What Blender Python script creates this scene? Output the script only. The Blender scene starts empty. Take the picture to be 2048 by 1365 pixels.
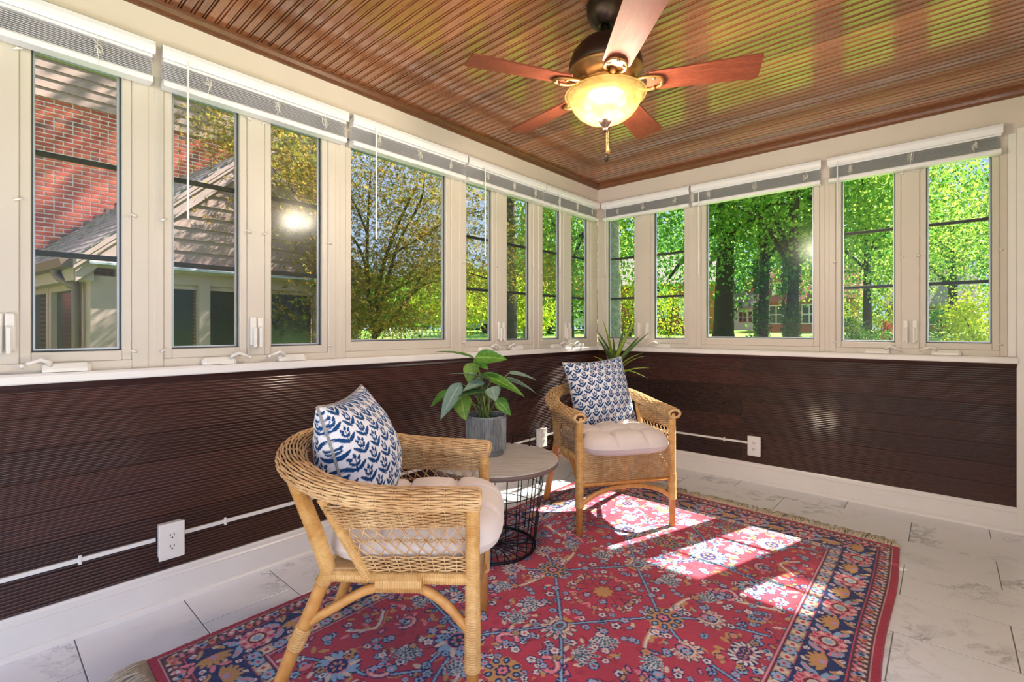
import bpy, math, random
import numpy as np
from mathutils import Vector, Matrix

random.seed(7)
SC = bpy.context.scene
COL = SC.collection
R = math.radians

# ---------------------------------------------------------------- camera
TH = R(41.8)
FW = (-math.sin(TH), math.cos(TH)); RT = (math.cos(TH), math.sin(TH))
CAM = (2.367, -3.825, 1.12)
FPX = 17.0 / 36 * 2048
cam_d = bpy.data.cameras.new('camera'); cam_d.lens = 17.0; cam_d.sensor_width = 36
cam_d.shift_y = -(682.5 - 658.7) / 2048; cam_d.clip_start = 0.05; cam_d.clip_end = 400
cam = bpy.data.objects.new('camera', cam_d); COL.objects.link(cam)
cam.location = CAM; cam.rotation_euler = (R(90), 0, TH)
SC.camera = cam

def at(px, py, D):
    """a world point at distance D along the ray through a photo pixel (used to lay out the garden and leaves)"""
    u = (px - 1024) / FPX; v = (658.7 - py) / FPX
    return Vector((CAM[0] + D * (FW[0] + RT[0] * u), CAM[1] + D * (FW[1] + RT[1] * u), CAM[2] + D * v))

# ---------------------------------------------------------------- sky, sun, exposure
SC.view_settings.view_transform = 'Standard'
SC.view_settings.look = 'None'
SC.view_settings.exposure = 1.2
SC.view_settings.gamma = 1.0
SC.view_settings.use_curve_mapping = False

world = bpy.data.worlds.new('sky'); SC.world = world; world.use_nodes = True
wn = world.node_tree; wn.nodes.clear()
wo = wn.nodes.new('ShaderNodeOutputWorld'); wb = wn.nodes.new('ShaderNodeBackground')
wtc = wn.nodes.new('ShaderNodeTexCoord'); wsx = wn.nodes.new('ShaderNodeSeparateXYZ')
wr = wn.nodes.new('ShaderNodeValToRGB')
wn.links.new(wtc.outputs['Generated'], wsx.inputs[0]); wn.links.new(wsx.outputs['Z'], wr.inputs[0])
wr.color_ramp.elements[0].position = 0.0; wr.color_ramp.elements[0].color = (0.62, 0.76, 0.99, 1)
wr.color_ramp.elements[1].position = 0.7; wr.color_ramp.elements[1].color = (0.42, 0.60, 0.98, 1)
wn.links.new(wr.outputs[0], wb.inputs[0]); wb.inputs[1].default_value = 1.0
wn.links.new(wb.outputs[0], wo.inputs[0])

SUN_TRAVEL = Vector((-0.315 * math.cos(R(47)), -0.949 * math.cos(R(47)), -math.sin(R(47)))).normalized()
sun_d = bpy.data.lights.new('sun', 'SUN'); sun_d.energy = 20.0; sun_d.color = (1.0, 0.93, 0.82); sun_d.angle = R(0.6)
sun = bpy.data.objects.new('sun', sun_d); COL.objects.link(sun)
sun.rotation_euler = SUN_TRAVEL.to_track_quat('-Z', 'Y').to_euler(); sun.location = (8, 24, 28)

# ---------------------------------------------------------------- helpers
class MB:
    """collects shapes, then links them as ONE mesh object"""
    def __init__(s): s.v = []; s.f = []
    def add(s, vs, fs):
        o = len(s.v); s.v += [tuple(p) for p in vs]; s.f += [tuple(i + o for i in f) for f in fs]; return s
    def box(s, a, b):
        x0, y0, z0 = a; x1, y1, z1 = b
        return s.add([(x0,y0,z0),(x1,y0,z0),(x1,y1,z0),(x0,y1,z0),(x0,y0,z1),(x1,y0,z1),(x1,y1,z1),(x0,y1,z1)],
                     [(0,3,2,1),(4,5,6,7),(0,1,5,4),(1,2,6,5),(2,3,7,6),(3,0,4,7)])
    def cbox(s, c, d): return s.box([c[i]-d[i]/2 for i in range(3)], [c[i]+d[i]/2 for i in range(3)])
    def chbox(s, a, b, c=0.004):
        """box with chamfered edges"""
        x0,y0,z0 = a; x1,y1,z1 = b; V = []; idx = {}
        for i,(x,sx) in enumerate(((x0,1),(x1,-1))):
            for j,(y,sy) in enumerate(((y0,1),(y1,-1))):
                for k,(z,sz) in enumerate(((z0,1),(z1,-1))):
                    for ax in range(3):
                        p=[x+sx*c,y+sy*c,z+sz*c]; p[ax]=(x,y,z)[ax]; idx[(i,j,k,ax)]=len(V); V.append(p)
        F=[]
        q=lambda *t:F.append([idx[a] for a in t])
        for i in (0,1):
            t=[(i,0,0,0),(i,1,0,0),(i,1,1,0),(i,0,1,0)]; q(*(t if i else t[::-1]))
            t=[(0,i,0,1),(1,i,0,1),(1,i,1,1),(0,i,1,1)]; q(*(t[::-1] if i else t))
            t=[(0,0,i,2),(1,0,i,2),(1,1,i,2),(0,1,i,2)]; q(*(t if i else t[::-1]))
        for i in (0,1):
            for j in (0,1):
                q((i,j,0,0),(i,j,1,0),(i,j,1,1),(i,j,0,1)); q((i,0,j,0),(i,1,j,0),(i,1,j,2),(i,0,j,2)); q((0,i,j,1),(1,i,j,1),(1,i,j,2),(0,i,j,2))
        for i in (0,1):
            for j in (0,1):
                for k in (0,1): q((i,j,k,0),(i,j,k,1),(i,j,k,2))
        return s.add(V,F)
    def tube(s, path, r, seg=8, closed=False, caps=True):
        P = [Vector(p) for p in path]; n = len(P)
        rr = r if hasattr(r, '__len__') else [r]*n
        T = []
        for i in range(n):
            a = P[i-1] if (i > 0 or closed) else P[i]; b = P[(i+1) % n] if (i < n-1 or closed) else P[i]
            t = b - a; T.append(t.normalized() if t.length > 1e-9 else Vector((0,0,1)))
        u = T[0].orthogonal().normalized(); vs = []
        for i in range(n):
            u = (u - T[i]*u.dot(T[i]));
            u = u.normalized() if u.length > 1e-6 else T[i].orthogonal().normalized()
            w = T[i].cross(u)
            for k in range(seg):
                a = 2*math.pi*k/seg; vs.append(P[i] + (u*math.cos(a) + w*math.sin(a))*rr[i])
        fs = []
        for i in range(n if closed else n-1):
            j = (i+1) % n
            for k in range(seg):
                l = (k+1) % seg; fs.append((i*seg+k, i*seg+l, j*seg+l, j*seg+k))
        if caps and not closed:
            fs.append(tuple(range(seg))[::-1]); fs.append(tuple((n-1)*seg+k for k in range(seg)))
        return s.add(vs, fs)
    def lathe(s, prof, seg=32, c=(0,0,0), cap=True):
        vs = []; fs = []; n = len(prof)
        for r, z in prof:
            for k in range(seg):
                a = 2*math.pi*k/seg; vs.append((c[0]+r*math.cos(a), c[1]+r*math.sin(a), c[2]+z))
        for i in range(n-1):
            for k in range(seg):
                l = (k+1) % seg; fs.append((i*seg+k, i*seg+l, (i+1)*seg+l, (i+1)*seg+k))
        if cap:
            fs.append(tuple(range(seg))[::-1]); fs.append(tuple((n-1)*seg+k for k in range(seg)))
        return s.add(vs, fs)
    def extrude(s, prof, a, b, ax):
        """a closed 2-D profile swept along world axis ax (0=x,1=y) from a to b; profile gives the other two coords"""
        n = len(prof); vs = []
        for t in (a, b):
            for p, q in prof: vs.append((t, p, q) if ax == 0 else (p, t, q))
        fs = [(i, (i+1) % n, n+(i+1) % n, n+i) for i in range(n)]
        fs += [tuple(range(n))[::-1], tuple(range(n, 2*n))]
        return s.add(vs, fs)
    def xf(s, M):
        s.v = [tuple(M @ Vector(p)) for p in s.v]; return s
    def mesh(s, name, mat=None, smooth=False):
        m = bpy.data.meshes.new(name); m.from_pydata(s.v, [], s.f); m.update()
        if mat: m.materials.append(mat)
        if smooth:
            m.polygons.foreach_set('use_smooth', [True]*len(m.polygons))
        import bmesh
        b = bmesh.new(); b.from_mesh(m); bmesh.ops.recalc_face_normals(b, faces=b.faces); b.to_mesh(m); b.free()
        return m
    def build(s, name, mat, parent=None, smooth=False):
        return link(name, s.mesh(name, mat, smooth), parent)

def link(name, mesh, parent=None, loc=None, rot=None):
    o = bpy.data.objects.new(name, mesh); COL.objects.link(o)
    if parent: o.parent = parent
    if loc is not None: o.location = loc
    if rot is not None: o.rotation_euler = rot
    return o
def tag(o, label=None, cat=None, group=None, kind=None):
    if label: o['label'] = label
    if cat: o['category'] = cat
    if group: o['group'] = group
    if kind: o['kind'] = kind
    return o
def empty(name, loc=(0,0,0), rz=0, **k):
    o = bpy.data.objects.new(name, None); COL.objects.link(o); o.location = loc; o.rotation_euler = (0,0,rz)
    o.empty_display_size = 0.1
    return tag(o, **k)
def copy_tree(o, parent=None):
    c = o.copy(); COL.objects.link(c); c.parent = parent
    for ch in list(o.children): copy_tree(ch, c)
    return c
def crom(pts, n=8):
    """Catmull-Rom through points"""
    P = [Vector(p) for p in pts]; P = [P[0]*2-P[1]] + P + [P[-1]*2-P[-2]]; out = []
    for i in range(1, len(P)-2):
        a,b,c,d = P[i-1:i+3]
        for k in range(n):
            t = k/n
            out.append(0.5*((2*b)+(c-a)*t+(2*a-5*b+4*c-d)*t*t+(3*b-a-3*c+d)*t**3))
    out.append(P[-2]); return out
def npmesh(name, V, F, mat, smooth=False):
    m = bpy.data.meshes.new(name); nf, k = F.shape
    m.vertices.add(len(V)); m.vertices.foreach_set('co', V.astype(np.float32).ravel())
    m.loops.add(nf*k); m.loops.foreach_set('vertex_index', F.astype(np.int32).ravel())
    m.polygons.add(nf); m.polygons.foreach_set('loop_start', np.arange(0, nf*k, k, dtype=np.int32))
    m.polygons.foreach_set('loop_total', np.full(nf, k, dtype=np.int32))
    m.update(calc_edges=True)
    if smooth: m.polygons.foreach_set('use_smooth', np.ones(nf, dtype=bool))
    m.materials.append(mat); m.validate(); return m

# ---------------------------------------------------------------- materials
def srgb(r, g, b):
    f = lambda c: (c/255/12.92) if c/255 <= .04045 else ((c/255+.055)/1.055)**2.4
    return (f(r), f(g), f(b), 1)
class NT:
    def __init__(s, name):
        s.m = bpy.data.materials.new(name); s.m.use_nodes = True; s.t = s.m.node_tree; s.t.nodes.clear()
        s.out = s.n('ShaderNodeOutputMaterial')
    def n(s, t, **k):
        x = s.t.nodes.new(t)
        for a, b in k.items():
            if a.startswith('i_'): x.inputs[a[2:].replace('_', ' ')].default_value = b
            else: setattr(x, a, b)
        return x
    def l(s, a, b): s.t.links.new(a, b)
    def coord(s, kind='Object', scale=(1,1,1), rnd=0.0, rot=(0,0,0)):
        tc = s.n('ShaderNodeTexCoord'); mp = s.n('ShaderNodeMapping'); mp.inputs['Scale'].default_value = scale; mp.inputs['Rotation'].default_value = rot
        src = tc.outputs[kind]
        if rnd:
            oi = s.n('ShaderNodeObjectInfo'); ml = s.n('ShaderNodeMath', operation='MULTIPLY'); ml.inputs[1].default_value = rnd
            s.l(oi.outputs['Random'], ml.inputs[0]); va = s.n('ShaderNodeVectorMath', operation='ADD')
            cx = s.n('ShaderNodeCombineXYZ'); s.l(ml.outputs[0], cx.inputs[0]); s.l(ml.outputs[0], cx.inputs[1])
            s.l(src, va.inputs[0]); s.l(cx.outputs[0], va.inputs[1]); src = va.outputs[0]
        s.l(src, mp.inputs[0]); return mp.outputs[0]
    def noise(s, vec, scale=5, detail=4, rough=.5, dist=0.0):
        x = s.n('ShaderNodeTexNoise'); x.inputs['Scale'].default_value = scale; x.inputs['Detail'].default_value = detail
        x.inputs['Roughness'].default_value = rough; x.inputs['Distortion'].default_value = dist
        s.l(vec, x.inputs['Vector']); return x.outputs['Fac']
    def ramp(s, fac, stops):
        x = s.n('ShaderNodeValToRGB'); e = x.color_ramp.elements
        while len(e) < len(stops): e.new(.5)
        for i, (p, c) in enumerate(stops): e[i].position = p; e[i].color = c
        s.l(fac, x.inputs[0]); return x.outputs[0]
    def mix(s, fac, a, b, mode='MIX'):
        x = s.n('ShaderNodeMix', data_type='RGBA', blend_type=mode)
        if hasattr(fac, 'links'): s.l(fac, x.inputs[0])
        else: x.inputs[0].default_value = fac
        for v, i in ((a, 6), (b, 7)):
            if hasattr(v, 'links'): s.l(v, x.inputs[i])
            else: x.inputs[i].default_value = v
        return x.outputs[2]
    def bump(s, h, strength=.3, dist=.01):
        x = s.n('ShaderNodeBump'); x.inputs['Strength'].default_value = strength; x.inputs['Distance'].default_value = dist
        s.l(h, x.inputs['Height']); return x.outputs[0]
    def bsdf(s, col, rough=.5, metal=0, coat=0, normal=None, spec=.5, sheen=0):
        x = s.n('ShaderNodeBsdfPrincipled')
        if hasattr(col, 'links'): s.l(col, x.inputs['Base Color'])
        else: x.inputs['Base Color'].default_value = col
        if hasattr(rough, 'links'): s.l(rough, x.inputs['Roughness'])
        else: x.inputs['Roughness'].default_value = rough
        x.inputs['Metallic'].default_value = metal; x.inputs['Coat Weight'].default_value = coat; x.inputs['Coat Roughness'].default_value = .12
        x.inputs['Specular IOR Level'].default_value = spec
        if sheen: x.inputs['Sheen Weight'].default_value = sheen
        if normal: s.l(normal, x.inputs['Normal'])
        s.l(x.outputs[0], s.out.inputs[0]); return x

def simple(name, col, rough=.5, metal=0, var=.06, scale=8, coat=0, bump=0, bscale=60, spec=.5, sheen=0):
    t = NT(name); v = t.coord('Object'); f = t.noise(v, scale, 3)
    dk = tuple(c*(1-var) for c in col[:3])+(1,); lt = tuple(min(1, c*(1+var)) for c in col[:3])+(1,)
    c = t.ramp(f, [(.3, dk), (.7, lt)])
    nm = t.bump(t.noise(v, bscale, 3), bump, .003) if bump else None
    t.bsdf(c, rough, metal, coat, nm, spec, sheen); return t.m

def wood(name, dark, light, along, stretch=(1,12,12), rough=.3, coat=.3, rnd=9.0, bscale=0.15, tint=.35, spec=.5):
    t = NT(name); v = t.coord('Object', stretch, rnd)
    f = t.noise(v, 6, 6, .65, .6); f2 = t.noise(v, 40, 3, .6)
    c = t.ramp(f, [(.25, dark), (.55, tuple((dark[i]+light[i])/2 for i in range(3))+(1,)), (.8, light)])
    c = t.mix(.35, c, t.ramp(f2, [(.3, dark), (.7, light)]))
    oi = t.n('ShaderNodeObjectInfo'); c = t.mix(1, c, t.ramp(oi.outputs['Random'], [(0, (1-tint,1-tint,1-tint,1)), (1, (1+tint*.3,1+tint*.2,1+tint*.1,1))]), 'MULTIPLY')
    r = t.n('ShaderNodeMapRange'); t.l(f, r.inputs[0]); r.inputs[3].default_value = rough*.8; r.inputs[4].default_value = rough*1.3
    t.bsdf(c, r.outputs[0], 0, coat, t.bump(f2, bscale, .002), spec); return t.m

M = {}
M['white'] = simple('white_paint', srgb(236,232,226), .35, var=.02)
M['cream'] = simple('cream_paint', srgb(222,209,196), .55, var=.04, scale=3, bump=.05)
M['taupe'] = simple('window_taupe', srgb(208,199,184), .4, var=.03, scale=4)
M['base'] = simple('baseboard_white', srgb(236,232,228), .3, var=.02)
M['blind'] = simple('blind_white', srgb(240,240,242), .35, var=.02)
M['slat'] = simple('slat_white', srgb(236,236,238), .4, var=.03)
M['gasket'] = simple('dark_gasket', srgb(70,72,70), .5)
M['alu'] = simple('aluminium_bead', srgb(190,196,205), .35, .4)
M['hard'] = simple('hardware_white', srgb(232,228,218), .3)
M['muntin'] = simple('muntin_bronze', srgb(118,112,102), .45)
M['ceil'] = wood('ceiling_board_wood', (.15,.045,.016,1), (.52,.21,.09,1), 'x', (1.2,14,14), .12, .7, bscale=.02)
M['crown'] = wood('ceiling_trim_wood', (.09,.032,.012,1), (.30,.115,.045,1), 'x', (3,3,12), .35, .2)
M['wain'] = wood('wainscot_wood', (.016,.006,.005,1), (.10,.030,.019,1), 'y', (2,2,22), .36, .25, tint=.5)
M['nosing'] = wood('dark_moulding_wood', (.022,.008,.006,1), (.075,.024,.016,1), 'y', (2,2,20), .35, .1)

def marble():
    t = NT('marble_tile'); v = t.coord('Object', (1,1,1), 37.0)
    w = t.noise(v, 2.2, 5, .6); vv = t.n('ShaderNodeVectorMath', operation='SCALE'); 
    cx = t.n('ShaderNodeCombineXYZ'); t.l(w, cx.inputs[0]); t.l(w, cx.inputs[1]); t.l(cx.outputs[0], vv.inputs[0]); vv.inputs[3].default_value = .7
    ad = t.n('ShaderNodeVectorMath', operation='ADD'); t.l(v, ad.inputs[0]); t.l(vv.outputs[0], ad.inputs[1])
    n1 = t.noise(ad.outputs[0], 2.6, 6, .62, .4)
    a = t.n('ShaderNodeMath', operation='SUBTRACT'); t.l(n1, a.inputs[0]); a.inputs[1].default_value = .5
    b = t.n('ShaderNodeMath', operation='ABSOLUTE'); t.l(a.outputs[0], b.inputs[0])
    vein = t.ramp(b.outputs[0], [(0, srgb(168,170,176)), (.012, srgb(214,215,219)), (.035, srgb(238,239,243)), (1, srgb(242,243,247))])
    msk = t.ramp(t.noise(v, 1.6, 3), [(.46, (0,0,0,1)), (.62, (1,1,1,1))])
    c = t.mix(msk, srgb(240,241,246), vein)
    t.bsdf(c, .26, 0, 0); return t.m
M['tile'] = marble()
M['grout'] = simple('grout', srgb(120,120,126), .8)

M['glass'] = None
def glass(name, tint, refl=1.0):
    t = NT(name); tr = t.n('ShaderNodeBsdfTransparent'); tr.inputs[0].default_value = tint
    gl = t.n('ShaderNodeBsdfGlossy'); gl.inputs['Roughness'].default_value = .16; gl.inputs[0].default_value = (1,1,1,1)
    lw = t.n('ShaderNodeLayerWeight'); lw.inputs[0].default_value = .5     # Schlick, same from both faces of the pane
    pw = t.n('ShaderNodeMath', operation='POWER'); t.l(lw.outputs['Facing'], pw.inputs[0]); pw.inputs[1].default_value = 5
    ml = t.n('ShaderNodeMath', operation='MULTIPLY_ADD'); ml.inputs[1].default_value = .55*refl; ml.inputs[2].default_value = .03*refl; t.l(pw.outputs[0], ml.inputs[0])
    mx = t.n('ShaderNodeMixShader'); t.l(ml.outputs[0], mx.inputs[0]); t.l(tr.outputs[0], mx.inputs[1]); t.l(gl.outputs[0], mx.inputs[2])
    t.l(mx.outputs[0], t.out.inputs[0]); return t.m
M['glass'] = glass('window_glass', (.64,.66,.66,1), .42)

def leafmat(name, c1, c2, trans=.45, rough=.5):
    t = NT(name); g = t.n('ShaderNodeNewGeometry')
    c = t.ramp(g.outputs['Random Per Island'], [(0, c1), (.5, tuple((c1[i]+c2[i])/2 for i in range(3))+(1,)), (1, c2)])
    p = t.n('ShaderNodeBsdfPrincipled'); t.l(c, p.inputs['Base Color']); p.inputs['Roughness'].default_value = rough; p.inputs['Specular IOR Level'].default_value = .25
    tl = t.n('ShaderNodeBsdfTranslucent'); t.l(c, tl.inputs[0])
    mx = t.n('ShaderNodeMixShader'); mx.inputs[0].default_value = trans
    t.l(p.outputs[0], mx.inputs[1]); t.l(tl.outputs[0], mx.inputs[2]); t.l(mx.outputs[0], t.out.inputs[0]); return t.m
def attrmat(name, rough=.9, bump=.4, bscale=500, sheen=.0, trans=0):
    t = NT(name); a = t.n('ShaderNodeVertexColor'); a.layer_name = 'Col'
    v = t.coord('Object'); n = t.noise(v, bscale, 2)
    c = t.mix(.18, a.outputs[0], t.ramp(n, [(.3,(.35,.35,.35,1)),(.7,(1,1,1,1))]), 'MULTIPLY')
    t.bsdf(c, rough, 0, 0, t.bump(n, bump, .003), .15, sheen); return t.m
# ================================================================ ROOM SHELL
ZC = 2.43            # ceiling height
ROOM_X = 2.75
YN = -6.2            # how far the room runs behind the camera

floor = tag(MB().box((-.1, YN-.2, -.12), (3.6, .1, -.0012)).build('floor', M['grout']), kind='structure',
            label='white marble-look tile floor with thin grey joints')
P, LT = .338, .653
offs = {0: .594, 1: .267}
tile_cache = {}
y = 0.0; r = 0
while y > YN:
    y1 = -.197 if r == 0 else y - P
    o0 = .35 if r == 8 else offs[r % 2]
    xs = [o0 + LT*k for k in range(-2, 7)]
    for a, b in zip(xs, xs[1:]):
        a2, b2 = max(a, 0.0), min(b, 3.4)
        if b2 - a2 < .03: continue
        w, h = b2-a2-.0035, y-y1-.0035
        key = (round(w, 3), round(h, 3))
        if key not in tile_cache:
            tile_cache[key] = MB().chbox((-w/2, -h/2, -.008), (w/2, h/2, 0), .0012).mesh('tile', M['tile'])
        link('tile', tile_cache[key], floor, ((a2+b2)/2, (y+y1)/2, 0))
    y = y1; r += 1

tag(MB().box((2.95, -18, -.16), (16, -.6, -.06)).box((-.1, -18, -.16), (2.95, YN-.2, -.06)).build('bounce_paving', simple('bounce_concrete', srgb(150,146,142), .9, var=.1)), kind='structure', label='pale paving added out of view to bounce neutral light indoors')  # unseen paving added so neutral light, not lawn green, bounces into the room
tag(MB().chbox((7.0, -14, -.1), (7.25, -1.5, 1.25), .02).chbox((-6, -14.25, -.1), (7.25, -14, 1.25), .02).build('reflection_blocker', simple('blocker_render', srgb(186,178,168), .9)), kind='structure', label='low wall added out of view to block lawn reflections')  # unseen wall added to keep the lawn out of the pane reflections
# --- walls: knee wall, header and posts
wl = MB(); wl.box((-.14, YN+1.0, -.12), (-.012, .14, .93)); wl.box((-.14, YN+1.0, 2.135), (0, .14, ZC+.05))
wall_left = tag(wl.build('wall_left', M['cream']), kind='structure', label='cream painted wall strip above the long row of windows')
wr_ = MB(); wr_.box((-.0, .012, -.12), (3.0, .14, .93)); wr_.box((-.0, 0, 2.135), (3.0, .14, ZC+.05))
wall_right = tag(wr_.build('wall_right', M['cream']), kind='structure', label='cream painted wall strip above the short row of windows')
hs = MB(); hs.box((ROOM_X, -2.3, 0), (ROOM_X+.15, 0, ZC))
tag(hs.build('wall_house', M['white']), kind='structure', label='white painted inner wall just past the short window row')

# wainscot: reeded horizontal boards, each a part of its wall
RP = .01245; NR = 9
def reeded(length, ax, sgn):
    """one reeded board along axis; profile bulges into the room"""
    pr = []
    for i in range(NR):
        z0 = i*RP
        for t, d in ((0, .0), (.1, .0), (.28, .0034), (.5, .0045), (.72, .0034), (.9, .0)):
            pr.append((d, z0 + t*RP))
    pr.append((0, NR*RP-.0012)); pr.append((-.012, NR*RP-.0012)); pr.append((-.012, 0))
    if ax == 1: return MB().extrude([(d, z) for d, z in pr], -length, 0, 1).mesh('wainscot_board', M['wain'])
    return MB().extrude([(-d, z) for d, z in pr], 0, length, 0).mesh('wainscot_board', M['wain'])
mL = reeded(5.2, 1, 1); mR1 = reeded(1.243, 0, -1); mR2 = reeded(ROOM_X-1.247-.07, 0, -1)
z = .14
for k in range(7):
    link('wainscot_board', mL, wall_left, (0, 0, z))
    link('wainscot_board', mR1, wall_right, (0, 0, z)); link('wainscot_board', mR2, wall_right, (1.247, 0, z))
    z += NR*RP

# sills with the dark moulding under them
s1 = MB().extrude([(-.14,.93),(.034,.93),(.038,.934),(.038,.958),(.03,.966),(-.14,.97)], YN+1, .02, 1)
trim_1 = tag(s1.build('trim_1', M['white']), kind='structure', label='long white window sill above the dark wainscot')
MB().extrude([(0,.905),(.012,.905),(.02,.915),(.026,.93),(0,.93)], YN+1, 0, 1).build('moulding', M['nosing'], trim_1)
s2 = MB().extrude([(.14,.93),(-.034,.93),(-.038,.934),(-.038,.958),(-.03,.966),(.14,.97)], .0, 2.665, 0)
trim_2 = tag(s2.build('trim_2', M['white']), kind='structure', label='short white window sill on the far right wall')
MB().extrude([(0,.905),(-.012,.905),(-.02,.915),(-.026,.93),(0,.93)], 0, 2.662, 0).build('moulding', M['nosing'], trim_2)
# baseboards with shoe moulding
bp = [(0,0),(.029,0),(.028,.012),(.022,.02),(.016,.022),(.016,.108),(.018,.112),(.013,.118),(.013,.132),(.008,.141),(0,.141)]
tag(MB().extrude(bp, YN+1, 0, 1).build('baseboard_left', M['base']), kind='structure', label='white baseboard under the long window wall')
tag(MB().extrude([(-a, b) for a, b in bp], 0, ROOM_X, 0).build('baseboard_right', M['base']), kind='structure', label='white baseboard under the short window wall')
# ceiling trim
cp = [(0,2.393),(.012,2.393),(.028,2.402),(.034,2.418),(.04,2.424),(.04,2.43),(0,2.43)]
tag(MB().extrude(cp, YN+1, 0, 1).build('trim_3', M['crown'], smooth=False), kind='structure', label='brown wooden moulding between ceiling and long window wall')
tag(MB().extrude([(-a, b) for a, b in cp], 0, ROOM_X, 0).build('trim_4', M['crown']), kind='structure', label='brown wooden moulding between ceiling and short window wall')
# corner casing at the right end of the short wall
cs = MB().chbox((2.662,-.021,.02),(2.75,.01,2.22),.003)
tag(cs.build('trim_5', M['white']), kind='structure', label='white vertical casing board at right end of the short wall')
cs = MB().chbox((2.628,-.006,.966),(2.662,.02,2.20),.003)
tag(cs.build('trim_6', M['white']), kind='structure', label='narrow white strip beside the rightmost window')

# ceiling of beaded boards
ceil = tag(MB().box((-.14, YN, ZC+.012), (3.3, .14, ZC+.09)).build('ceiling', M['ceil']), kind='structure', label='varnished beadboard ceiling')
tag(MB().box((-.52, YN, ZC+.10), (3.4, .56, ZC+.20)).build('roof', M['white']), kind='structure', label='unseen roof slab with eaves added to cut off the sun')  # unseen overhang sized to end the sun patches on the floor
BW = .088
def bead(dx):  # a small bead between two grooves, at dx
    return [(dx-.0105,0),(dx-.0085,.010),(dx-.0055,.010),(dx-.0045,.002),(dx,-.0005),(dx+.0045,.002),(dx+.0055,.010),(dx+.0065,.010),(dx+.0075,0)]
bpf = [(-BW/2,.014),(-BW/2,.010),(-BW/2+.002,.010),(-BW/2+.0035,0)] + bead(0) + [(BW/2-.0115,0),(BW/2-.0095,.010),(BW/2-.0075,.010),(BW/2-.0065,.002),(BW/2-.0025,.0005),(BW/2-.0008,.010),(BW/2-.0008,.014)]
cbm = MB().extrude([(p, q) for p, q in bpf], 0, ROOM_X+.05, 0).mesh('ceiling_board', M['ceil'])
y = -BW/2; k = 0
while y > YN:
    link('ceiling_board', cbm, ceil, (0, y, ZC)); y -= BW

# ================================================================ WINDOWS
# local window space: u along the wall, d = depth to the outside, z up.  side 'L' -> x=-d, y=u ; side 'R' -> y=d, x=u
ZS0, ZS1 = 1.000, 2.135       # sash bottom / top
ZG0, ZG1 = 1.038, 2.112       # glass
def wmap(side):
    return (lambda u, d, z: (-d, u, z)) if side == 'L' else (lambda u, d, z: (u, d, z))
def wbox(mb, side, u0, u1, d0, d1, z0, z1, c=0):
    w = wmap(side); a = w(u0, d0, z0); b = w(u1, d1, z1)
    lo = [min(a[i], b[i]) for i in range(3)]; hi = [max(a[i], b[i]) for i in range(3)]
    return mb.chbox(lo, hi, c) if c else mb.box(lo, hi)
def wpath(side, pts): return [wmap(side)(*p) for p in pts]

def crank(side, parent, u, dirn):
    """operator: tapered cover on the frame plus folded handle with knob"""
    b = MB()
    L = .13; pr = [(-.0,.968),(-.0,.985),(-.006,.998),(-.02,.998),(-.03,.98),(-.03,.968)]
    w = wmap(side); vs = []
    for t, s in ((0, .8), (.012, 1), (L-.012, 1), (L, .7)):
        for d, zz in pr: vs.append(w(u + dirn*t, d*s, .968+(zz-.968)*s))
    n = len(pr); fs = [(i*n+k, i*n+(k+1) % n, (i+1)*n+(k+1) % n, (i+1)*n+k) for i in range(3) for k in range(n)] + [tuple(range(n)), tuple(range(3*n, 4*n))]
    b.add(vs, fs); o = b.build('crank_handle', M['hard'], parent)
    a = MB().tube(wpath(side, [(u+dirn*.02, -.02, .992),(u+dirn*.018, -.036, 1.004),(u-dirn*.005, -.042, 1.014),(u-dirn*.035, -.04, 1.002),(u-dirn*.05,-.036,.995)]), [.008,.0085,.008,.0065,.0055], 8)
    a.tube(wpath(side, [(u-dirn*.05,-.026,.992),(u-dirn*.05,-.05,.996)]), .0075, 8)
    a.build('crank_arm', M['hard'], o, True)
def lock(side, parent, u, dirn):
    b = MB()
    wbox(b, side, u-.013, u+.013, -.014, 0, 1.045, 1.175, .004); o = b.build('lock_lever', M['hard'], parent)
    c = MB(); wbox(c, side, u+dirn*.004-.007, u+dirn*.004+.007, -.03, -.012, 1.035, 1.13, .004); c.build('lever', M['hard'], o)
def clip(side, parent, u, zz, dirn):
    b = MB().tube(wpath(side, [(u,-.002,zz),(u+dirn*.008,-.011,zz+.004),(u+dirn*.02,-.009,zz+.008)]), [.005,.0045,.003], 6)
    b.build('screen_clip', M['hard'], parent, True)

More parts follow.
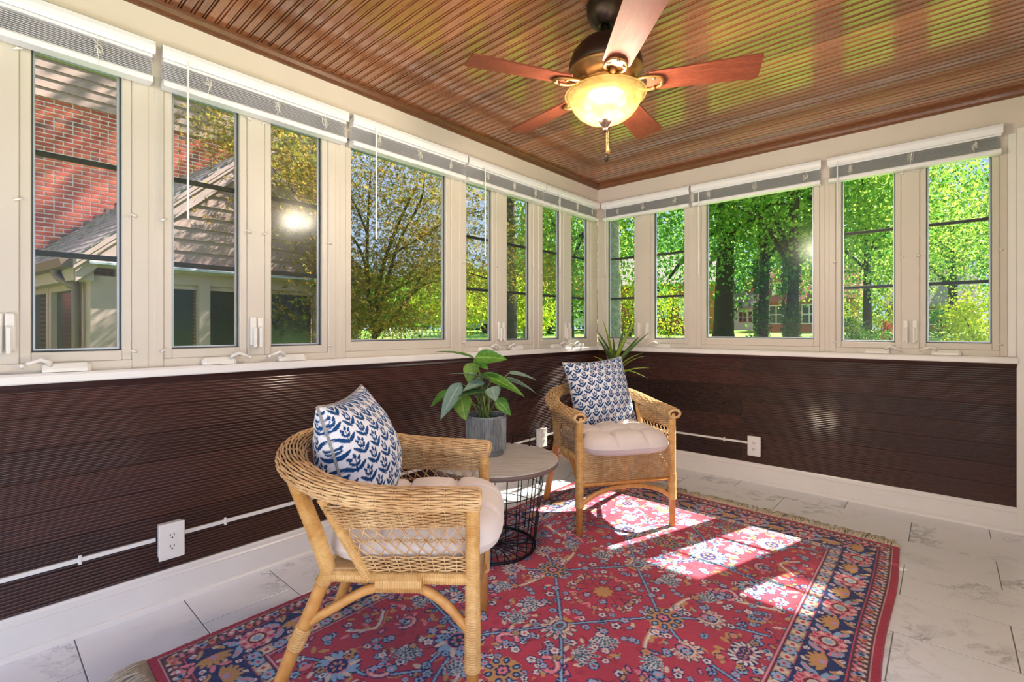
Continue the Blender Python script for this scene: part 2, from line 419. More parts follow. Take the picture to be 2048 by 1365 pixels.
def sash(side, parent, u0, u1, muntins=True, stile=.03, zb=ZG0, fixed=False):
    s = MB(); g0, g1 = u0+stile, u1-stile; D0, D1 = .006, .05
    wbox(s, side, u0, g0, D0, D1, ZS0, ZS1, .003); wbox(s, side, g1, u1, D0, D1, ZS0, ZS1, .003)
    wbox(s, side, g0, g1, D0, D1, ZS0, zb, .0025); wbox(s, side, g0, g1, D0, D1, ZG1, ZS1, .0025)
    so = s.build('sash', M['taupe'], parent)
    k = MB(); t = .005
    wbox(k, side, g0, g0+t, .026, .05, zb, ZG1); wbox(k, side, g1-t, g1, .026, .05, zb, ZG1); wbox(k, side, g0+t, g1-t, .026, .05, zb, zb+t); wbox(k, side, g0+t, g1-t, .026, .05, ZG1-t, ZG1)
    k.build('gasket', M['gasket'], so)
    k = MB(); t2 = .011
    wbox(k, side, g0+t, g0+t2, .034, .048, zb+t, ZG1-t); wbox(k, side, g1-t2, g1-t, .034, .048, zb+t, ZG1-t); wbox(k, side, g0+t2, g1-t2, .034, .048, zb+t, zb+t2); wbox(k, side, g0+t2, g1-t2, .034, .048, ZG1-t2, ZG1-t)
    k.build('bead', M['alu'], so)
    p = MB(); wbox(p, side, g0+.004, g1-.004, .040, .0405, zb+.004, ZG1-.004); p.build('pane', M['glass'], so)
    if muntins:
        for zz in (1.394, 1.752):
            q = MB(); wbox(q, side, g0+t, g1-t, .05, .064, zz-.010, zz+.010, .003); q.build('muntin', M['muntin'], so)
    return so

def unit(n, side, u0, u1, sashes, label, picture=False):
    """a framed window unit between u0<u1"""
    w = empty('window_%d' % n, label=label, kind='structure')
    f = MB(); lo = sashes[0][0]; hi = sashes[-1][1]
    wbox(f, side, u0, lo, 0, .07, .966, 2.14, .004); wbox(f, side, hi, u1, 0, .07, .966, 2.14, .004)
    wbox(f, side, lo, hi, 0.002, .07, .966, ZS0, .002); wbox(f, side, lo, hi, 0.002, .07, ZS1, 2.16, 0)
    if len(sashes) == 2: wbox(f, side, sashes[0][1], sashes[1][0], 0, .07, ZS0, ZS1, .003)
    f.build('window_frame', M['taupe'], w)
    for i, (a, b) in enumerate(sashes):
        sash(side, w, a, b, not picture, .035 if picture else .03, 1.052 if picture else ZG0)
        if not picture:
            inner = b if i == 0 else a; dr = 1 if i == 0 else -1
            lock(side, w, inner + dr*.022, dr)
            cu = b - .055 if i == 0 else a + .055
            crank(side, w, cu, -1 if i == 0 else 1)
            for zz in (1.56, 2.075): clip(side, w, inner+dr*.013, zz, -dr)
            clip(side, w, (a-.012 if i == 0 else b+.012), 1.56, dr); clip(side, w, (a-.012 if i == 0 else b+.012), 1.03, dr)
    return w
unit(1, 'L', -4.16, -3.352, [(-4.11,-3.79),(-3.715,-3.405)], 'casement window facing the red brick house, leftmost in view')
unit(2, 'L', -3.335, -2.555, [(-3.302,-2.985),(-2.91,-2.597)], 'double casement window framing the brown gable of the house')
unit(3, 'L', -2.535, -1.73, [(-2.50,-1.765)], 'large single-pane window showing the bronze maple tree', True)
unit(4, 'L', -1.69, -.885, [(-1.655,-1.345),(-1.255,-.93)], 'double casement window behind the leafy potted plant')
unit(5, 'L', -.865, -.07, [(-.835,-.535),(-.435,-.115)], 'double casement window at the room corner on the long wall')
unit(6, 'R', .035, .885, [(.07,.392),(.512,.835)], 'double casement window at the room corner with the grey tree trunk')
unit(7, 'R', .905, 1.77, [(.94,1.737)], 'large single-pane window on the short wall', True)
unit(8, 'R', 1.79, 2.63, [(1.829,2.168),(2.255,2.597)], 'double casement window with the lawn, rightmost in view')
# posts between the units
for a, b in ((-5.2,-4.165),(-3.352,-3.335),(-2.555,-2.535),(-1.73,-1.69),(-.885,-.865),(-.07,.0)):
    MB().box((-.10, a, .95), (-.004, b, 2.14)).build('post', M['taupe'], wall_left)
for a, b in ((0,.035),(.885,.905),(1.77,1.79),(2.63,2.75)):
    MB().box((a, .004, .95), (b, .10, 2.14)).build('post', M['taupe'], wall_right)

# ================================================================ BLINDS
def blind(side, u0, u1, label, wand=None, wlen=.62, slots=(.1,.5,.9)):
    cx = (u0+u1)/2; w = wmap(side)
    root = empty('window_blind', w(cx, -.04, 2.09), label=label, cat='blind', group='raised white blinds above the windows')
    off = Vector(root.location)
    def part(mb, name, mat, par, smooth=False):
        mb.v = [tuple(Vector(p)-off) for p in mb.v] if par is root else [tuple(Vector(p)-off) for p in mb.v]
        return mb.build(name, mat, par, smooth)
    sg = 1 if side == 'L' else -1
    # curved valance
    pr = [(.03,2.252),(.062,2.25),(.072,2.243),(.076,2.225),(.074,2.205),(.067,2.194),(.064,2.197),(.068,2.208),(.069,2.225),(.065,2.24),(.058,2.245),(.03,2.246)]
    ax = 1 if side == 'L' else 0
    part(MB().extrude([(sg*p, q) for p, q in pr], u0, u1, ax), 'valance', M['blind'], root)
    part(wbox(MB(), side, u0+.006, u1-.006, -.055, -.012, 2.185, 2.235), 'headrail', M['blind'], root)
    ns = 9
    for i in range(ns):
        zz = 2.117 + i*.0068
        pr = [(.008,zz),(.02,zz+.0022),(.033,zz+.003),(.046,zz+.0022),(.058,zz),(.058,zz+.001),(.046,zz+.0034),(.033,zz+.0042),(.02,zz+.0034),(.008,zz+.001)]
        j = random.uniform(-.002,.002)
        part(MB().extrude([(sg*(p+j), q) for p, q in pr], u0+.008, u1-.008, ax), 'slat', M['slat'], root)
    pr = [(.008,2.088),(.058,2.088),(.062,2.092),(.062,2.106),(.056,2.114),(.01,2.114)]
    part(MB().extrude([(sg*p, q) for p, q in pr], u0+.006, u1-.006, ax), 'bottom_rail', M['blind'], root)
    L = u1-u0
    for s in slots:
        c = MB(); uu = u0 + s*L; pts = []
        rr = random.Random(int(abs(uu)*1000))
        pts.append((uu,-.066,2.19))
        for k in range(26): pts.append((uu+rr.uniform(-.016,.016), -rr.uniform(.060,.075), rr.uniform(2.125,2.175)))
        pts += [(uu,-.064,2.118),(uu+.002,-.064,2.10),(uu,-.063,2.085)]
        c.tube(wpath(side, pts), .0011, 4); part(c, 'lift_cord', M['hard'], root)
    if wand is not None:
        m = MB().tube(wpath(side, [(wand,-.085,2.205),(wand,-.085,2.205-wlen)]), .0042, 6)
        m.tube(wpath(side, [(wand,-.066,2.21),(wand,-.085,2.205)]), .002, 5)
        part(m, 'tilt_wand', M['slat'], root)
    return root
blind('L', -4.20, -3.345, 'raised white blind over the window facing the brick wall', None, slots=(.08,.42,.80))
blind('L', -3.322, -2.522, 'raised white blind over the window framing the brown gable', -3.24, .64, (.2,.55,.84))
blind('L', -2.495, -1.685, 'raised white blind over the large maple tree window', -2.37, .60, (.19,.53,.83))
blind('L', -1.672, -.862, 'raised white blind over the window behind the leafy potted plant', -1.54, .60, (.22,.55,.85))
blind('L', -.848, -.085, 'raised white blind meeting the corner on the long wall', -.70, .60, (.22,.55,.85))
blind('R', .085, .872, 'raised white blind meeting the corner on the short wall', .13, .60, (.2,.5,.85))
blind('R', .888, 1.757, 'raised white blind over the large window on the short wall', .955, .66, (.16,.53,.9))
blind('R', 1.792, 2.607, 'raised white blind over the rightmost double window', 1.85, .60, (.16,.52,.86))
# ================================================================ CEILING FAN
M['bronze'] = simple('dark_bronze', srgb(62,46,38), .35, .75, .15)
M['antique'] = simple('antique_gold_bronze', srgb(150,108,62), .38, .7, .3, 20)
M['blade'] = wood('cherry_blade', (.11,.022,.012,1), (.30,.085,.045,1), 'x', (1.5,10,10), .5, 0, tint=.1, spec=.12)
def bowlmat():
    t = NT('alabaster_glass'); v = t.coord('Object')
    n = t.noise(v, 9, 4, .6, 2.5)
    c = t.ramp(n, [(.40, (.075,.048,.014,1)), (.5, (.095,.064,.021,1)), (.62, (.11,.075,.026,1))])
    tr = t.n('ShaderNodeBsdfTransparent'); tr.inputs[0].default_value = (1,.93,.8,1)
    tl = t.n('ShaderNodeBsdfTranslucent'); t.l(c, tl.inputs[0])
    gl = t.n('ShaderNodeBsdfPrincipled'); t.l(c, gl.inputs['Base Color']); gl.inputs['Roughness'].default_value = .25
    t.l(c, gl.inputs['Emission Color']); gl.inputs['Emission Strength'].default_value = 3.6
    m1 = t.n('ShaderNodeMixShader'); m1.inputs[0].default_value = .5; t.l(tl.outputs[0], m1.inputs[1]); t.l(gl.outputs[0], m1.inputs[2])
    m2 = t.n('ShaderNodeMixShader'); m2.inputs[0].default_value = .5; t.l(m1.outputs[0], m2.inputs[1]); t.l(tr.outputs[0], m2.inputs[2])
    t.l(m2.outputs[0], t.out.inputs[0]); return t.m
M['bowl'] = bowlmat()
FC = (1.348, -2.121)
fan = empty('ceiling_fan', (FC[0], FC[1], ZC), label='five-blade bronze ceiling fan with lit amber glass bowl', cat='ceiling fan')
z0 = ZC
zz = lambda z: z - z0
MB().lathe([(.074,zz(2.43)),(.076,zz(2.418)),(.073,zz(2.412)),(.075,zz(2.40)),(.070,zz(2.375)),(.056,zz(2.352)),(.040,zz(2.343)),(.036,zz(2.338)),(.024,zz(2.340)),(.018,zz(2.352))], 40).build('canopy', M['bronze'], fan, True)
MB().lathe([(.0125,zz(2.36)),(.0125,zz(2.275))], 16).build('downrod', M['bronze'], fan, True)
motor = MB().lathe([(.02,zz(2.288)),(.06,zz(2.284)),(.10,zz(2.265)),(.13,zz(2.232)),(.145,zz(2.19)),(.147,zz(2.165)),(.143,zz(2.158))], 48).build('motor_housing', M['bronze'], fan, True)
MB().lathe([(.147,zz(2.160)),(.1475,zz(2.150)),(.141,zz(2.146)),(.138,zz(2.138)),(.12,zz(2.122)),(.098,zz(2.112)),(.09,zz(2.108)),(.088,zz(2.096)),(.07,zz(2.088)),(.065,zz(2.07))], 48).build('motor_band', M['antique'], motor, True)
# blades
def blade_mesh():
    out = []; n = 14
    for i in range(n+1):
        t = i/n; out.append((.175 + t*.395, .052 + .014*t))
    ol = [(x, w) for x, w in out]; tip = []
    x1, w1 = ol[-1]
    for k in range(1, 8):
        a = math.pi/2*k/7; tip.append((x1 - .018 + .018*math.sin(a)+.0, w1 - .018 + .018*math.cos(a)))
    up = [(.160,.034)] + ol[:-1] + [(x1-.018, w1)] + tip
    poly = up + [(x, -w) for x, w in up[::-1]]
    b = MB(); m = len(poly); th = .006
    b.add([(x, w, th/2) for x, w in poly] + [(x, w, -th/2) for x, w in poly], [tuple(range(m)), tuple(range(m, 2*m))[::-1]] + [(i, (i+1) % m, m+(i+1) % m, m+i) for i in range(m)])
    return b.mesh('blade', M['blade'])
def iron_mesh():
    b = MB()
    for sy in (-1, 1):
        b.tube(crom([(.088,sy*.012,.016),(.115,sy*.02,.002),(.15,sy*.036,-.008),(.185,sy*.036,-.010),(.215,sy*.022,-.010),(.222,0,-.010)], 6), .0065, 8)
    b.tube(crom([(.07,0,.03),(.105,0,.012),(.135,0,-.004)], 5), [.016]*6+[.013]*5, 8)
    for p in ((.188,.03),(.188,-.03),(.218,0)): b.lathe([(.007,-.018),(.007,-.008)], 10, (p[0],p[1],0))
    return b.mesh('blade_bracket', M['antique'], True)
bm_, im_ = blade_mesh(), iron_mesh()
for k in range(5):
    a = R(26 + 72*k)
    o = link('blade', bm_, fan, (0, 0, zz(2.098)), (R(11), 0, 0)); o.rotation_mode = 'XYZ'
    o.matrix_basis = Matrix.Translation((0,0,zz(2.098))) @ Matrix.Rotation(a, 4, 'Z') @ Matrix.Rotation(R(-11), 4, 'X')
    link('blade_bracket', im_, o)
# light kit
MB().lathe([(.060,zz(2.072)),(.075,zz(2.06)),(.075,zz(2.052))], 32).build('light_fitter', M['antique'], fan, True)
MB().lathe([(.075,zz(2.060)),(.112,zz(2.056)),(.114,zz(2.052)),(.075,zz(2.050))], 40).build('shield_pan', M['antique'], fan, True)  # pan added to shield the blades from direct bulb light
bowl = [(.158,2.066),(.163,2.062),(.160,2.055),(.146,2.046),(.140,2.040),(.138,2.028),(.128,2.010),(.110,1.988),(.085,1.970),(.055,1.960),(.022,1.957),(.018,1.960),(.05,1.964),(.08,1.974),(.104,1.991),(.122,2.012),(.132,2.030),(.136,2.044),(.152,2.060)]
MB().lathe([(r, zz(z)) for r, z in bowl], 56, cap=False).build('glass_bowl', M['bowl'], fan, True)
MB().lathe([(.026,zz(1.962)),(.027,zz(1.957)),(.020,zz(1.945)),(.010,zz(1.932)),(.008,zz(1.926)),(.011,zz(1.922)),(.006,zz(1.916)),(.002,zz(1.912))], 24).build('finial', M['bronze'], fan, True)
for dx, zb, g in ((.004, 1.835, .0), (.011, 1.862, 1)):
    c = MB()
    zc = 1.915
    while zc > zb: c.lathe([(.0006,-.0022),(.0017,0),(.0006,.0022)], 6, (dx*RT[0], dx*RT[1], zz(zc))); zc -= .0052
    po = c.build('pull_chain', M['antique'], fan, True)
    MB().lathe([(.001,0),(.004,-.004),(.003,-.008),(.0085,-.022),(.009,-.030),(.006,-.038),(.001,-.041)], 12, (dx*RT[0], dx*RT[1], zz(zb))).build('pull_knob', M['antique'] if g else M['bronze'], po, True)
# three bulbs in the bowl (they light the room)
M['bulb'] = NT('bulb_glow'); e = M['bulb'].n('ShaderNodeEmission'); e.inputs[0].default_value = (1,.86,.62,1); e.inputs[1].default_value = 1.6
M['bulb'].l(e.outputs[0], M['bulb'].out.inputs[0]); M['bulb'] = M['bulb'].m
LAMP_W = 18
for k in range(3):
    a = TH + R(180 + 120*k + 15) ; p = (.075*math.cos(a), .075*math.sin(a))
    MB().lathe([(.004,.020),(.013,.016),(.018,.004),(.016,-.010),(.008,-.018),(.002,-.020)], 16, (p[0], p[1], zz(2.015))).build('light_bulb', M['bulb'], fan, True)
    ld = bpy.data.lights.new('bulb_light', 'POINT'); ld.energy = LAMP_W; ld.color = (1, .91, .80); ld.shadow_soft_size = .06
    lo = bpy.data.objects.new('bulb_light', ld); COL.objects.link(lo); lo.parent = fan; lo.location = (p[0]*.75, p[1]*.75, zz(1.992))

# ================================================================ WICKER CHAIRS
def wickmat(name, a, b):
    t = NT(name); v = t.coord('Object'); n = t.noise(v, 35, 3); n2 = t.noise(v, 5, 2)
    c = t.ramp(n, [(.3, a), (.7, b)]); c = t.mix(.5, c, t.ramp(n2, [(.35, a), (.65, b)]))
    t.bsdf(c, .42, 0, .15, None, .4); return t.m
M['wick'] = wickmat('woven_wicker', srgb(180,130,76), srgb(232,196,144))
M['rattan'] = wickmat('bare_rattan', srgb(186,122,56), srgb(226,170,98))
M['wrap'] = wickmat('wrapped_cane', srgb(188,134,66), srgb(234,192,126))
M['core'] = simple('wicker_core', srgb(88,56,26), .8)

def wrapped(mb, path, r, pitch=.0066, seg=10):
    """cane-wrapped pole: ridged tube"""
    P = crom(path, 24) if len(path) > 2 else [Vector(path[0]).lerp(Vector(path[1]), k/40) for k in range(41)]
    L = [0]
    for a, b in zip(P, P[1:]): L.append(L[-1] + (b-a).length)
    n = max(2, int(L[-1]/pitch)); pts = []; rr = []; j = 0
    for i in range(2*n+1):
        s = L[-1]*i/(2*n)
        while j < len(L)-2 and L[j+1] < s: j += 1
        f = (s-L[j])/max(1e-9, L[j+1]-L[j]); pts.append(P[j].lerp(P[j+1], min(1, f))); rr.append(r if i % 2 else r-.0022)
    return mb.tube(pts, rr, seg)
def weave(mb, S, nu, nv, rs=.0017, amp=.0022, stakes=True, sub=4, ext=0.0):
    """strands running along u over and under nu stakes; S(u,v)->(point, normal)"""
    for j in range(nv):
        v = (j+.5)/nv; pts = []
        for i in range(nu*sub+1):
            u = i/(nu*sub); p, nn = S(u, v); w = math.sin(math.pi*(i/sub) + (math.pi if j % 2 else 0) + math.pi/2*0)
            w = math.cos(math.pi*(i/sub)) * (1 if j % 2 else -1)
            pts.append(p + nn*amp*w)
        mb.tube(pts, rs, 4, caps=False)
    if stakes:
        for i in range(nu+1):
            u = i/nu; mb.tube([S(u, v)[0] for v in (0, .33, .66, 1)], rs*1.0, 4, caps=False)
    return mb
def twine(mb, a, b, turns, r=.0038, rs=.0019):
    a, b = Vector(a), Vector(b); t = (b-a).normalized(); u = Vector((0,0,1)); w = t.cross(u).normalized(); u = w.cross(t)
    for ph in (0, math.pi):
        mb.tube([a.lerp(b, i/(turns*8)) + (u*math.cos(2*math.pi*i/8+ph) + w*math.sin(2*math.pi*i/8+ph))*r for i in range(turns*8+1)], rs, 4, caps=False)

def make_chair(loc, rz, label):
    c = empty('wicker_armchair', loc, rz, label=label, cat='armchair', group='wicker armchairs')
    HW = .28
    for s in (-1, 1):
        m = MB().tube([(0,s*HW,0),(0,s*HW,.63)], .0175, 12); o = m.build('leg', M['rattan'], c, True)
        wrapped(MB(), [(0,s*HW,.15),(0,s*HW,.635)], .0215).build('cane_wrap', M['wrap'], o)
        wrapped(MB(), [(0,s*HW,.15),(0,s*HW,.30)], .0235).build('cane_binding', M['wrap'], o)
        m = MB().tube(crom([(-.585,s*.275,0),(-.52,s*.268,.17),(-.455,s*.262,.32),(-.415,s*.258,.42)], 6), .0195, 12); o = m.build('leg', M['rattan'], c, True)
        wrapped(MB(), [(-.505,s*.266,.205),(-.478,s*.264,.265)], .024).build('cane_binding', M['wrap'], o)
        wrapped(MB(), [(-.43,s*.259,.385),(-.415,s*.257,.42),(-.44,s*.255,.50),(-.52,s*.245,.69)], .0235).build('rear_post', M['wrap'], c)
        wrapped(MB(), [(-.29,s*.272,.405),(-.32,s*.276,.455),(-.40,s*.285,.60),(-.42,s*.29,.64)], .0155).build('diagonal_strut', M['wrap'], c)
        wrapped(MB(), [(0,s*HW,.408),(-.42,s*.258,.408)], .0185).build('side_rail', M['wrap'], c)
        o = MB().tube(crom([(0.0,s*(HW-.002),.245),(-.03,s*.277,.285),(-.09,s*.273,.345),(-.16,s*.27,.380),(-.24,s*.268,.383),(-.31,s*.266,.365),(-.40,s*.264,.315),(-.468,s*.264,.275)], 6), .0135, 10).build('arched_brace', M['rattan'], c, True)
        wrapped(MB(), [(-.14,s*.27,.395),(-.27,s*.267,.395)], .031).build('cane_binding', M['wrap'], o)
        xs = lambda z: -.42 + (.62-z)/.21*.124
        # outer woven skirt below the arm roll
        def skirt(u, v):
            z = .622 - v*.062; x = -.012 + u*(xs(z)+.02); y = s*(.290 + .014*math.sin(u*2.2) - v*.012)
            return Vector((x, y, z)), Vector((0, s, 0))
        tag(weave(MB(), skirt, 12, 12, .0025, .0036).build('woven_skirt', M['wick'], c, True), kind='stuff')
        def inner(u, v):
            z = .625 - v*.075; x = -.012 + u*(xs(z)+.02); y = s*(.268 + .014*math.sin(u*2.2) + v*.006)
            return Vector((x, y, z)), Vector((0, s, 0))
        tag(weave(MB(), inner, 12, 14, .0025, .0036).build('woven_skirt', M['wick'], c, True), kind='stuff')
        # crossed lattice in two tiers with a twined rail between
        lt = MB(); n = 9
        for za, zb in ((.562,.514),(.514,.470)):
            for i in range(n):
                xa0, xa1 = -.022 + (xs(za)+.03)*i/n, -.022 + (xs(za)+.03)*(i+1)/n
                xb0, xb1 = -.022 + (xs(zb)+.03)*i/n, -.022 + (xs(zb)+.03)*(i+1)/n
                lt.tube([(xa0,s*.281,za),(xb1,s*.279,zb)], .0022, 5); lt.tube([(xa1,s*.277,za),(xb0,s*.276,zb)], .0022, 5)
        tag(lt.build('crossed_lattice', M['wick'], c, True), kind='stuff')
        tw = MB(); twine(tw, (-.015,s*.279,.514), (xs(.514)+.005,s*.279,.514), 12); tw.build('twined_rail', M['wick'], c, True)
        def low(u, v):
            z = .470 - v*.042; x = -.012 + u*(xs(z)+.022); return Vector((x, s*.277, z)), Vector((0, s, 0))
        tag(weave(MB(), low, 9, 8, .0026, .004).build('woven_strip', M['wick'], c, True), kind='stuff')
    # arm and back roll: strands over stake pairs round an oval core
    up = [(.018,-.284,.632),(-.06,-.292,.637),(-.17,-.303,.640),(-.30,-.308,.650),(-.42,-.288,.672),(-.52,-.225,.700),(-.577,-.12,.722),(-.592,0,.730)]
    path = crom(up + [(x,-y,z) for x, y, z in up[:-1]][::-1], 16)
    L = [0]
    for a, b in zip(path, path[1:]): L.append(L[-1]+(b-a).length)
    tot = L[-1]
    def sample(s):
        s = max(0, min(tot, s)); j = 0
        lo, hi = 0, len(L)-2
        while lo < hi:
            mid = (lo+hi+1)//2
            if L[mid] <= s: lo = mid
            else: hi = mid-1
        f = (s-L[lo])/max(1e-9, L[lo+1]-L[lo]); p = path[lo].lerp(path[lo+1], f); t = (path[lo+1]-path[lo]).normalized()
        side = t.cross(Vector((0,0,1))).normalized(); return p, side, side.cross(t)
    core = MB(); RH, RV = .039, .027
    ring = []; N = 60
    for i in range(N+1):
        p, sd, u = sample(tot*i/N); ring += [p + sd*math.cos(2*math.pi*k/14)*(RH-.005) + u*math.sin(2*math.pi*k/14)*(RV-.005) for k in range(14)]
    core.add(ring, [(i*14+k, i*14+(k+1) % 14, (i+1)*14+(k+1) % 14, (i+1)*14+k) for i in range(N) for k in range(14)] + [tuple(range(14)), tuple(N*14+k for k in range(14))])
    roll = core.build('arm_roll', M['core'], c, True)
    pit = .046; nst = int(tot/pit); st = MB(); ns = 26
    for j in range(ns):
        a = 2*math.pi*j/ns; pts = []
        for i in range(nst*5+1):
            p, sd, u = sample(tot*i/(nst*5)); w = math.cos(math.pi*i/5)*(1 if j % 2 else -1)
            k = .97 + .075*w + .11*abs(math.sin(math.pi*i/5))
            pts.append(p + sd*math.cos(a)*RH*k + u*math.sin(a)*RV*k)
        st.tube(pts, .0036, 5, caps=False)
    for i in range(nst+1):
        for ds in (-.0035, .0035):
            p, sd, u = sample(tot*i/nst+ds); st.tube([p + sd*math.cos(2*math.pi*k/16)*(RH*.995) + u*math.sin(2*math.pi*k/16)*(RV*.995) for k in range(16)], .002, 4, closed=True)
    for e in (0, tot):
        p, sd, u = sample(e); st.tube([p + sd*math.cos(2*math.pi*k/16)*RH*.8 + u*math.sin(2*math.pi*k/16)*RV*.8 for k in range(16)], .008, 6, closed=True)
    tag(st.build('woven_strands', M['wick'], roll, True), kind='stuff')
    # front apron
    def apron(u, v): return Vector((.004, -.262+.524*u, .462-.182*v)), Vector((1,0,0))
    tag(weave(MB(), apron, 20, 36, .0029, .0034).build('woven_apron', M['wick'], c, True), kind='stuff')
    MB().tube([(0,-HW,.268),(0,HW,.268)], .012, 10).build('front_rail', M['rattan'], c, True)
    MB().tube(crom([(0,-HW+.01,.165),(.002,-.20,.208),(.003,-.10,.238),(.003,0,.246),(.003,.10,.238),(.002,.20,.208),(0,HW-.01,.165)], 6), .0125, 10).build('arched_brace', M['rattan'], c, True)
    wrapped(MB(), [(-.005,-HW,.458),(-.005,HW,.458)], .012).build('front_rail', M['wrap'], c)
    wrapped(MB(), [(-.42,-.258,.408),(-.42,.258,.408)], .017).build('back_rail', M['wrap'], c)
    MB().chbox((-.41,-.262,.412),(-.01,.262,.428),.004).build('seat', M['wick'], c)
    return c
chairA = make_chair((1.195,-2.68,.012), R(41.8), 'wicker armchair in the foreground with its back to the dark wall')
chairB = copy_tree(chairA); chairB.location = (1.065,-1.42,.012); chairB.rotation_euler = (0,0,R(-34))
chairB['label'] = 'sunlit wicker armchair in the corner in front of the spiky plant'

# ---- seat cushions
M['cush'] = simple('pinkish_beige_cotton', srgb(222,209,202), .85, var=.04, bump=.15, bscale=300, spec=.2, sheen=.2)
def cushion_mesh():
    n = 72; W, T = .268, .082; tufts = [(-.088,-.088),(-.088,.088),(.088,-.088),(.088,.088)]
    V = []; F = []
    def h(x, y):
        e = 1 - (abs(x)**3.2 + abs(y)**3.2)**(1/3.2); e = max(0, e)
        return (1-(1-min(1, e*2.0))**2)**.5
    for side in (1, -1):
        for i in range(n+1):
            for j in range(n+1):
                a, b = -1+2*i/n, -1+2*j/n
                k = max(abs(a), abs(b)); q = (abs(a)**4+abs(b)**4)**.25
                sx = a*(k/q if q else 1); sy = b*(k/q if q else 1)      # rounded square
                X, Y = sx*W, sy*W
                d = 0
                for tx, ty in tufts: d += .042*math.exp(-((X-tx)**2+(Y-ty)**2)/(2*.018**2)) + .016*math.exp(-((X-tx)**2+(Y-ty)**2)/(2*.05**2))
                for t in (-.088, .088):
                    ed = .024 if max(abs(X), abs(Y)) > .088 else .012
                    d += ed*math.exp(-(X-t)**2/(2*.009**2))*(1 if abs(Y) > .07 else .6) + ed*math.exp(-(Y-t)**2/(2*.009**2))*(1 if abs(X) > .07 else .6)
                hh = (1-k**5)**.5 if k < 1 else 0
                z = T*hh
                if side > 0: z = max(.004*hh, z - d*hh) + .006*math.sin(X*38+Y*9)*hh*.4
                else: z = -.7*z
                V.append((X, Y, z))
    m = n+1
    for s in (0, 1):
        o = s*m*m
        for i in range(n):
            for j in range(n):
                q = (o+i*m+j, o+(i+1)*m+j, o+(i+1)*m+j+1, o+i*m+j+1); F.append(q if s == 0 else q[::-1])
    b = MB(); b.v = V; b.f = F
    me = b.mesh('seat_cushion', M['cush'], True); return me
cm = cushion_mesh()
def local(chair, p):
    a = chair.rotation_euler[2]; return Vector((chair.location[0]+p[0]*math.cos(a)-p[1]*math.sin(a), chair.location[1]+p[0]*math.sin(a)+p[1]*math.cos(a), chair.location[2]+p[2]))
cuA = tag(link('seat_cushion', cm, None, local(chairA, (-.185,0,.474)), (R(0),R(-1.5),R(41.8))), 'pale beige seat cushion on the foreground wicker chair', 'cushion', 'seat cushions')
cuB = tag(link('seat_cushion', cm, None, local(chairB, (-.175,0,.474)), (0,R(1),R(-34))), 'pale beige tufted seat cushion on the sunlit corner chair', 'cushion', 'seat cushions')

